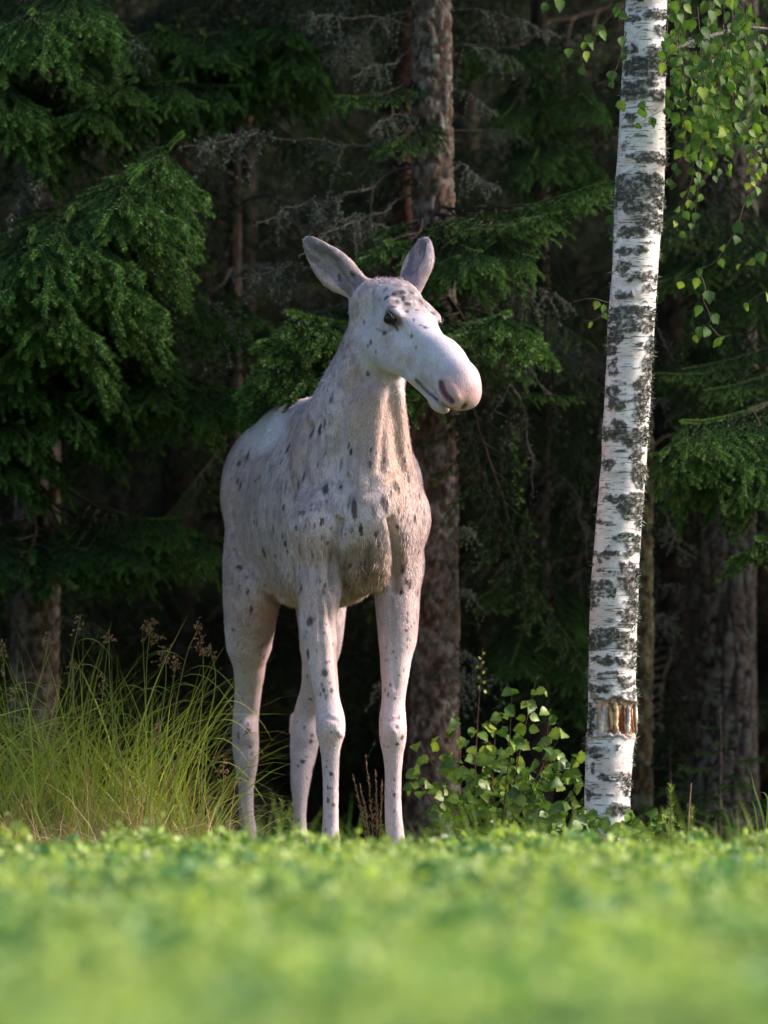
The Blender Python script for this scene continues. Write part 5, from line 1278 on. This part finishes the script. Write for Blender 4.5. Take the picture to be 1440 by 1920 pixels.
# ------------------------------------------------------------------ grasses
m_grass = mat_attr('grass_blades', rough=.5, var=.15, vscale=20, transl=.35, spec=.35)
m_straw = mat_attr('dry_straw', rough=.7, var=.2, vscale=20, transl=.2, spec=.2)
def blades(name, n, basef, Lf, colf, wf, mat, seed, bendf=(.3, 1.1), seg=7, lean=.25):
    rg = np.random.default_rng(seed); b = basef(rg, n); L = Lf(rg, n, b)[:, None]; a = rg.uniform(0, 2 * np.pi, n)
    h = np.stack([np.cos(a), np.sin(a) * .6, 0 * a], 1); bend = rg.uniform(bendf[0], bendf[1], n)[:, None]; ln = rg.normal(lean, lean * .5, n)[:, None]
    t = np.linspace(0, 1, seg); p = np.zeros((n, seg, 3)); p[:, 0] = b
    for k in range(1, seg):
        ang = ln + bend * 2.0 * t[k] ** 1.6
        p[:, k] = p[:, k - 1] + (h * np.sin(ang) + np.array([0, 0, 1.0]) * np.cos(ang)) * L / (seg - 1)
    p[:, :, 2] = np.maximum(p[:, :, 2], .005)
    sd_ = norm(np.cross(h, [0, 0, 1.0]) + rg.normal(0, .5, (n, 3)))
    prof = np.interp(t, [0, .15, .5, 1], [.6, 1, .9, .05]); w = wf(rg, n)[:, None] * prof[None]
    V = np.stack([p - sd_[:, None] * w[..., None], p + sd_[:, None] * w[..., None]], 2).reshape(-1, 3)
    i = np.arange(n)[:, None] * seg * 2 + np.arange(seg - 1)[None] * 2; i = i.ravel()
    Fq = np.stack([i, i + 1, i + 3, i + 2], 1); c = colf(rg, n, b)[:, None, :] * np.ones((1, seg, 1)); 
    c = np.repeat(c.reshape(-1, 3), 2, 0)
    return mesh_np(name, V, [Fq], [mat], c, True), p
def gz_(x, y): return terrain_z(x, y)
def left_base(rg, n, x0=-260, x1=435, Y0=.1, Y1=1.7):
    x = rg.uniform(x0, x1, n); Y = rg.uniform(Y0, Y1, n); d = CAM_D + Y; X = (x - 720) * d / FPX
    cl_ = fnoise(np.stack([X, Y, 0 * X], -1), 3.2, 90, 2); X = X + (cl_ - .5) * .18
    return np.stack([X, Y, gz_(X, Y) + 0 * X], 1)
def gcol_(rg, n, b):
    k = rg.random((n, 1)); c = lerp(np.array([.28, .38, .045]), np.array([.52, .55, .10]), k); dry = (rg.random(n) < .14)[:, None]
    return np.where(dry, lerp(np.array([.34, .26, .12]), np.array([.28, .17, .10]), rg.random((n, 1))), c)
me, _ = blades('tall_grass', 1700, lambda rg, n: left_base(rg, n, -260, 375), lambda rg, n, b: rg.uniform(.38, 1.2, n) * lerp(1, .62, sstep(-.95, -.70, b[:, 0])), gcol_, lambda rg, n: rg.uniform(.0018, .0052, n), m_grass, 41, (.15, .9), 8, .17)
tag(link('tall_grass', me), 'tall arching green grass growing at the left edge of the field', 'grass', kind='stuff')
me, _ = blades('dry_grass', 5200, lambda rg, n: left_base(rg, n, -260, 420, -.45, 1.0), lambda rg, n, b: rg.uniform(.18, .60, n), lambda rg, n, b: lerp(np.array([.60, .43, .26]), np.array([.32, .18, .10]), rg.random((n, 1))), lambda rg, n: rg.uniform(.0009, .0021, n), m_straw, 42, (.1, 1.4), 5, .5)
tag(link('dry_grass', me), 'matted brown dry grass at the foot of the tall green grass', 'dry grass', kind='stuff')
# sparse grass and herbs along the rest of the edge
def edge_base(rg, n):
    x = rg.uniform(380, 1700, n) - 900 * (rg.random(n) < .35); Y = rg.uniform(-3.3, 1.4, n); X = (x - 720) * (CAM_D + Y) / FPX; return np.stack([X, Y, gz_(X, Y)], 1)
me, _ = blades('edge_grass', 4000, edge_base, lambda rg, n, b: rg.uniform(.10, .27, n), lambda rg, n, b: lerp(np.array([.06, .11, .03]), np.array([.14, .20, .05]), rg.random((n, 1))), lambda rg, n: rg.uniform(.001, .003, n), m_grass, 43)
tag(link('edge_grass', me), 'short green grass along the forest edge behind the crop', 'grass', kind='stuff')
# flowering stems
HEADS = [(149, 1150, .7, 'drooping'), (205, 1178, .8, 'small'), (283, 1160, .9, 'bushy'), (373, 1160, .8, 'tall'), (395, 1205, .7, 'small'), (90, 1185, .8, 'arched'), (310, 1210, .9, 'bushy'), (190, 1262, .6, 'small'), (328, 1232, .8, 'small'), (4, 1200, .8, 'tall'), (22, 1290, .7, 'small'), (136, 1235, .9, 'small'), (295, 1345, .5, 'brown'), (418, 1420, .4, 'brown'), (380, 1200, .8, 'small')]
WH = ['rust-topped drooping grass stem, leftmost of the tallest', 'grass stem with a small brown head over the tall grass middle', 'grass stem with a wide pinkish tufted seed head', 'tallest grass stem near the moose with a narrow loose head', 'grass stem beside the tallest one, short of it by a head', 'grass stem arched over to the left in front of the spruce trunk',
      'grass stem with a dense greenish-brown head below the pinkish tuft', 'short grass stem with a small grey head, middle of the clump', 'thin grass stem with a curled brownish head right of the dense one', 'grass stem cut by the left edge of the picture', 'low straw-coloured grass head near the left edge',
      'thin grass stem in front of the right side of the spruce trunk', 'dark red-brown dried stalk low in the grass', 'drooping dry oat-like grass head nearest the hind leg of the moose', 'grass stem leaning right against the tallest stem']
for k, ((x, y, Y, kd), lb) in enumerate(zip(HEADS, WH)):
    rg = np.random.default_rng(500 + k); top = P(x, y, Y); b = P(x - rg.normal(16, 22), 1600, Y); b[2] = 0
    t = empty('flowering_grass', b); tag(t, lb, 'grass', 'flowering grass stems')
    mid = (top + b) / 2 + np.array([rg.normal(0, .045), 0, 0]); q = smooth_path([b, mid, mid * .35 + top * .65 + np.array([rg.normal(0, .02), 0, 0]), top - [0, 0, .03]], 14); mb = MB()
    for m in range(3):
        i0 = rg.integers(3, 11); s7 = rg.choice([-1, 1]); l7 = rg.uniform(.16, .34); u7 = np.linspace(0, 1, 8)[:, None]
        mb.ribbon(q[i0] - b + np.array([s7 * .8, -.2, 0]) * l7 * u7 + np.array([0, 0, 1.0]) * l7 * (.75 * u7 - 1.15 * u7 ** 2), np.interp(u7[:, 0], [0, .3, 1], [.0015, .0042, .0004]), norm([.2, 1, .4]), 0, (.30, .38, .08))
    mb.tube(q - b, np.linspace(.0022, .0012, 14), 4, 0, (.30, .35, .09)); link('stem', mb.mesh('stem', [m_grass]), t)
    mb = MB(); nb = {'bushy': 34, 'drooping': 12, 'small': 14, 'tall': 26, 'arched': 22, 'brown': 20}[kd]; hh = {'tall': .14, 'bushy': .07, 'drooping': .09, 'arched': .05, 'brown': .10}.get(kd, .07)
    for m in range(nb):
        f = rg.random(); a = top - np.array([0, 0, hh * f]); l = (.014 + .034 * rg.random()) * (.5 + f) * (1.2 if kd == 'bushy' else .7)
        d = norm([rg.normal(-.4 if kd in ('arched',) else 0, .8), rg.normal(0, .6), rg.uniform(-.5, .9)]); e = a + d * l + np.array([0, 0, -.3 * l]); cc = lerp(np.array([.52, .28, .18]), np.array([.36, .22, .12]), rg.random())
        mb.tube(np.array([a, (a + e) / 2 + [0, 0, .004], e]) - b, [.0005, .0005, .0004], 3, 0, cc)
        for s5 in range(3):
            o = a + (e - a) * rg.uniform(.5, 1.05); d6 = norm(rg.normal(0, 1, 3)) ; mb.tube(np.array([o, o + d6 * .004, o + d6 * .009]) - b, [.0008, .0022, .0004], 4, 0, cc * rg.uniform(.8, 1.5))
    link('seed_head', mb.mesh('seed_head', [m_straw]), t)
# dry reed-grass plume between the front legs
b = P(700, 1620, .5); b[2] = 0; t = empty('reed_grass', b); tag(t, 'dry brown feathery grass plumes standing between the front legs of the moose', 'grass')
for (x, y) in ((686, 1418), (662, 1455), (675, 1470), (704, 1445), (716, 1462)):
    rg = np.random.default_rng(int(x)); top = P(x, y, .5); q = smooth_path([b, (b + top) / 2 + [0.01, 0, 0], top], 16); mb = MB(); mb.tube(q - b, np.linspace(.0016, .0006, 16), 4, 0, (.30, .22, .11))
    link('stem', mb.mesh('stem', [m_straw]), t); mb = MB()
    for m in range(70):
        f = rg.uniform(.42, 1); a = np.array([np.interp(f, np.linspace(0, 1, 16), q[:, i]) for i in range(3)]); d = norm((top - b) / np.linalg.norm(top - b) * 1.4 + rg.normal(0, .6, 3)); l = .025 * (1.4 - f)
        mb.tube(np.array([a, a + d * l * .5, a + d * l]) - b, [.0008, .0022, .0004], 4, 0, np.array([.34, .21, .13]) * rg.uniform(.6, 1.4))
    link('plume', mb.mesh('plume', [m_straw]), t)
# spruce seedlings
def seedling(px, y0, Y, label, side=4, sc=1.0):
    rg = np.random.default_rng(int(px)); b = P(px, 1640, Y); b[2] = 0; top = P(px, y0, Y); h = top[2]
    t = empty('spruce_seedling', b); tag(t, label, 'seedling'); mb = MB(); mb.tube([[0, 0, 0], [0, 0, h * .5], [top[0] - b[0], 0, h]], [.004, .003, .0015], 5, 0, (.12, .09, .05)); link('stem', mb.mesh('stem', [m_wood]), t)
    sh = [(np.array([0, 0, h * f]), np.array([0, 0, h * (f + .1)]), np.array([.28, .38, .07]), 1.1) for f in np.arange(.35, .95, .1)]
    for k in range(side):
        a = rg.uniform(0, 6.28); z = h * rg.uniform(.35, .75); l = rg.uniform(.05, .10) * sc; sh.append((np.array([0, 0, z]), np.array([math.cos(a) * l, math.sin(a) * l, z + l * .7]), np.array([.20, .30, .06]), 1.0))
    V, T, c = needles(sh, 1100, .027, .0012, rg); link('needles', mesh_np('needles', V, [T], [m_needle], c), t)
seedling(1258, 1462, .2, 'bright green spruce seedling tip standing right of the birch foot', 3)
seedling(1296, 1505, .35, 'lower spruce seedling beside the dead stalk right of the birch', 4)
seedling(528, 1492, .5, 'small spruce seedling between the hind legs and front leg of the moose', 5)
seedling(548, 1500, .75, 'yellowish seedling just in front of the far hind leg of the moose', 5)
b = P(1287, 1640, .3); b[2] = 0; t = empty('dead_stalk', b); tag(t, 'brown dead stalk standing upright beside the spruce seedlings', 'stalk'); mb = MB(); mb.tube(smooth_path([[0, 0, 0], [.004, 0, .2], P(1296, 1468, .3) - b], 8), np.linspace(.006, .0035, 8), 6, 0, (.20, .14, .09), .1); link('stem', mb.mesh('stem', [m_wood]), t)
# grass tuft on the right
b = P(1425, 1640, .2); b[2] = 0; t = empty('grass_tuft', b); tag(t, 'bright green broad grass blades at the right edge of the field', 'grass')
for k, pl in enumerate(([(1440, 1640), (1432, 1540), (1415, 1480), (1408, 1448)], [(1425, 1640), (1440, 1520), (1436, 1490), (1425, 1485)], [(1405, 1640), (1400, 1560), (1415, 1530), (1440, 1532)], [(1430, 1640), (1418, 1530), (1410, 1500)], [(1395, 1640), (1398, 1570), (1412, 1548)])):
    q = smooth_path([P(x, max(0, y), .2) * [1, 1, 1] for x, y in pl], 14); mb = MB(); mb.ribbon(q - b, np.interp(np.linspace(0, 1, 14), [0, .3, 1], [.003, .0055, .0008]), norm([1, .3, .2]), 0, (.17, .27, .05)); link('blade', mb.mesh('blade', [m_grass]), t)
# ------------------------------------------------------------------ the crop in front
m_crop = mat_attr('crop_leaves', rough=.5, var=.2, vscale=1.3, transl=.38, spec=.3)
rg = np.random.default_rng(9)
def crop_leaves(n, X, Y, sz):
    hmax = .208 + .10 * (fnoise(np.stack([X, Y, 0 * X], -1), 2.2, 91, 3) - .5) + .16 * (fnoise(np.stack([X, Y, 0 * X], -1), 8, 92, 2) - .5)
    hmax = hmax + .065 * sstep(-5.2, -3.4, Y) * sstep(.42, .72, fnoise(np.stack([X, Y, 0 * X], -1), 5.5, 97, 2))
    z = hmax * (1 - .75 * rg.random(n) ** 1.6) + np.where(rg.random(n) < .04, rg.uniform(0, .045, n), 0)
    c = np.stack([X, Y, z], 1); d = norm(rg.normal(0, 1, (n, 3)) + [0, 0, .5]); s_ = norm(np.cross(d, rg.normal(0, 1, (n, 3)))); L = sz * (.6 + .8 * rg.random((n, 1))); W = L * (.28 + .3 * rg.random((n, 1)))
    V = np.stack([c - d * L * .5, c + s_ * W, c + d * L * .5, c - s_ * W], 1).reshape(-1, 3); Q = np.arange(4 * n).reshape(-1, 4)
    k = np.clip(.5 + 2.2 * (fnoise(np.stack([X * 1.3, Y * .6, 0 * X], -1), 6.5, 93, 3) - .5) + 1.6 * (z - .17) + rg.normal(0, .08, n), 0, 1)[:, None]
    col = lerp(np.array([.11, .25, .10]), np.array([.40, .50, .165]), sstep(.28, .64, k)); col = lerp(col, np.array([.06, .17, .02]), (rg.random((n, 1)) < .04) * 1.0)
    return V, Q, np.repeat(col * (.8 + .4 * rg.random((n, 1))), 4, 0)
n1 = 290000; Y = -20.5 + 17.4 * rg.random(n1) ** .9; X = rg.uniform(-1, 1, n1) * (2.3 + .03 * Y)
V1, Q1, C1 = crop_leaves(n1, X, Y, .032)
n2_ = 90000; Y = rg.uniform(-25, -3.1, n2_); X = np.sign(rg.normal(0, 1, n2_)) * rg.uniform(2.1, 8, n2_); V2, Q2, C2 = crop_leaves(n2_, X, Y, .085)
n3_ = 5000; Y = rg.uniform(-25, -20.4, n3_); X = rg.uniform(-2.2, 2.2, n3_); V3, Q3, C3 = crop_leaves(n3_, X, Y, .085)
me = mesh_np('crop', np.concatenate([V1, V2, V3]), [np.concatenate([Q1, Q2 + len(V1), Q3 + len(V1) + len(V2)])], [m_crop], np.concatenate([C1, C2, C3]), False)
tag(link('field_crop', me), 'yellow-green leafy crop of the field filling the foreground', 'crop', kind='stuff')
def spike_base(rg, n):
    Y = -3.0 - 4.5 * rg.random(n) ** 1.5; X = rg.uniform(-2.2, 2.2, n); return np.stack([X, Y, 0 * X + .08], 1)
me, _ = blades('crop_shoots', 16000, spike_base, lambda rg, n, b: rg.uniform(.10, .18, n) + .26 * (b[:, 1] > -4.6) * rg.random(n) ** 2 * sstep(.30, .75, fnoise(b, 5, 95, 2)), lambda rg, n, b: lerp(np.array([.11, .19, .05]), np.array([.22, .29, .07]), rg.random((n, 1))), lambda rg, n: rg.uniform(.002, .005, n), m_crop, 44, (.1, .9), 4, .15)
tag(link('crop_shoots', me), 'upright blades sticking out of the crop near its far edge', 'crop', kind='stuff')
# daisy
b = P(836, 1700, -2.7); b[2] = 0; t = empty('daisy', b); tag(t, 'single white daisy with yellow centre in the crop right of the moose', 'flower')
c_ = P(836, 1574, -2.7) - b; mb = MB(); mb.tube(smooth_path([[0, 0, 0], c_ * .6 + [.004, 0, 0], c_], 8), [.0012] * 8, 4, 0, (.10, .16, .04)); link('stem', mb.mesh('stem', [m_grass]), t)
m_w, nt, b_ = new_mat('white_petal'); b_.inputs['Base Color'].default_value = (.8, .8, .78, 1); m_y, nt, b_ = new_mat('yellow_disc'); b_.inputs['Base Color'].default_value = (.75, .42, .03, 1)
fn_ = norm([.2, -.9, .45]); fu = norm(np.cross(fn_, [1, 0, 0])); fs = np.cross(fu, fn_)
for k in range(15):
    a = k * 2 * math.pi / 15; d = fs * math.cos(a) + fu * math.sin(a); mb = MB(); q = np.array([c_ + d * .005, c_ + d * .012 + fn_ * .001, c_ + d * .018, c_ + d * .022 - fn_ * .001]); mb.ribbon(q, [.0012, .0028, .003, .0012], np.cross(d, fn_)); link('petal', mb.mesh('petal', [m_w]), t)
V, Q = sphere(np.zeros(3), 1.0, None, 12, 7); V = V * .008; V = V - np.outer(V @ fn_, fn_) * .5 + c_ + fn_ * .002; link('disc', mesh_np('disc', V, Q, [m_y], smooth=True), t)
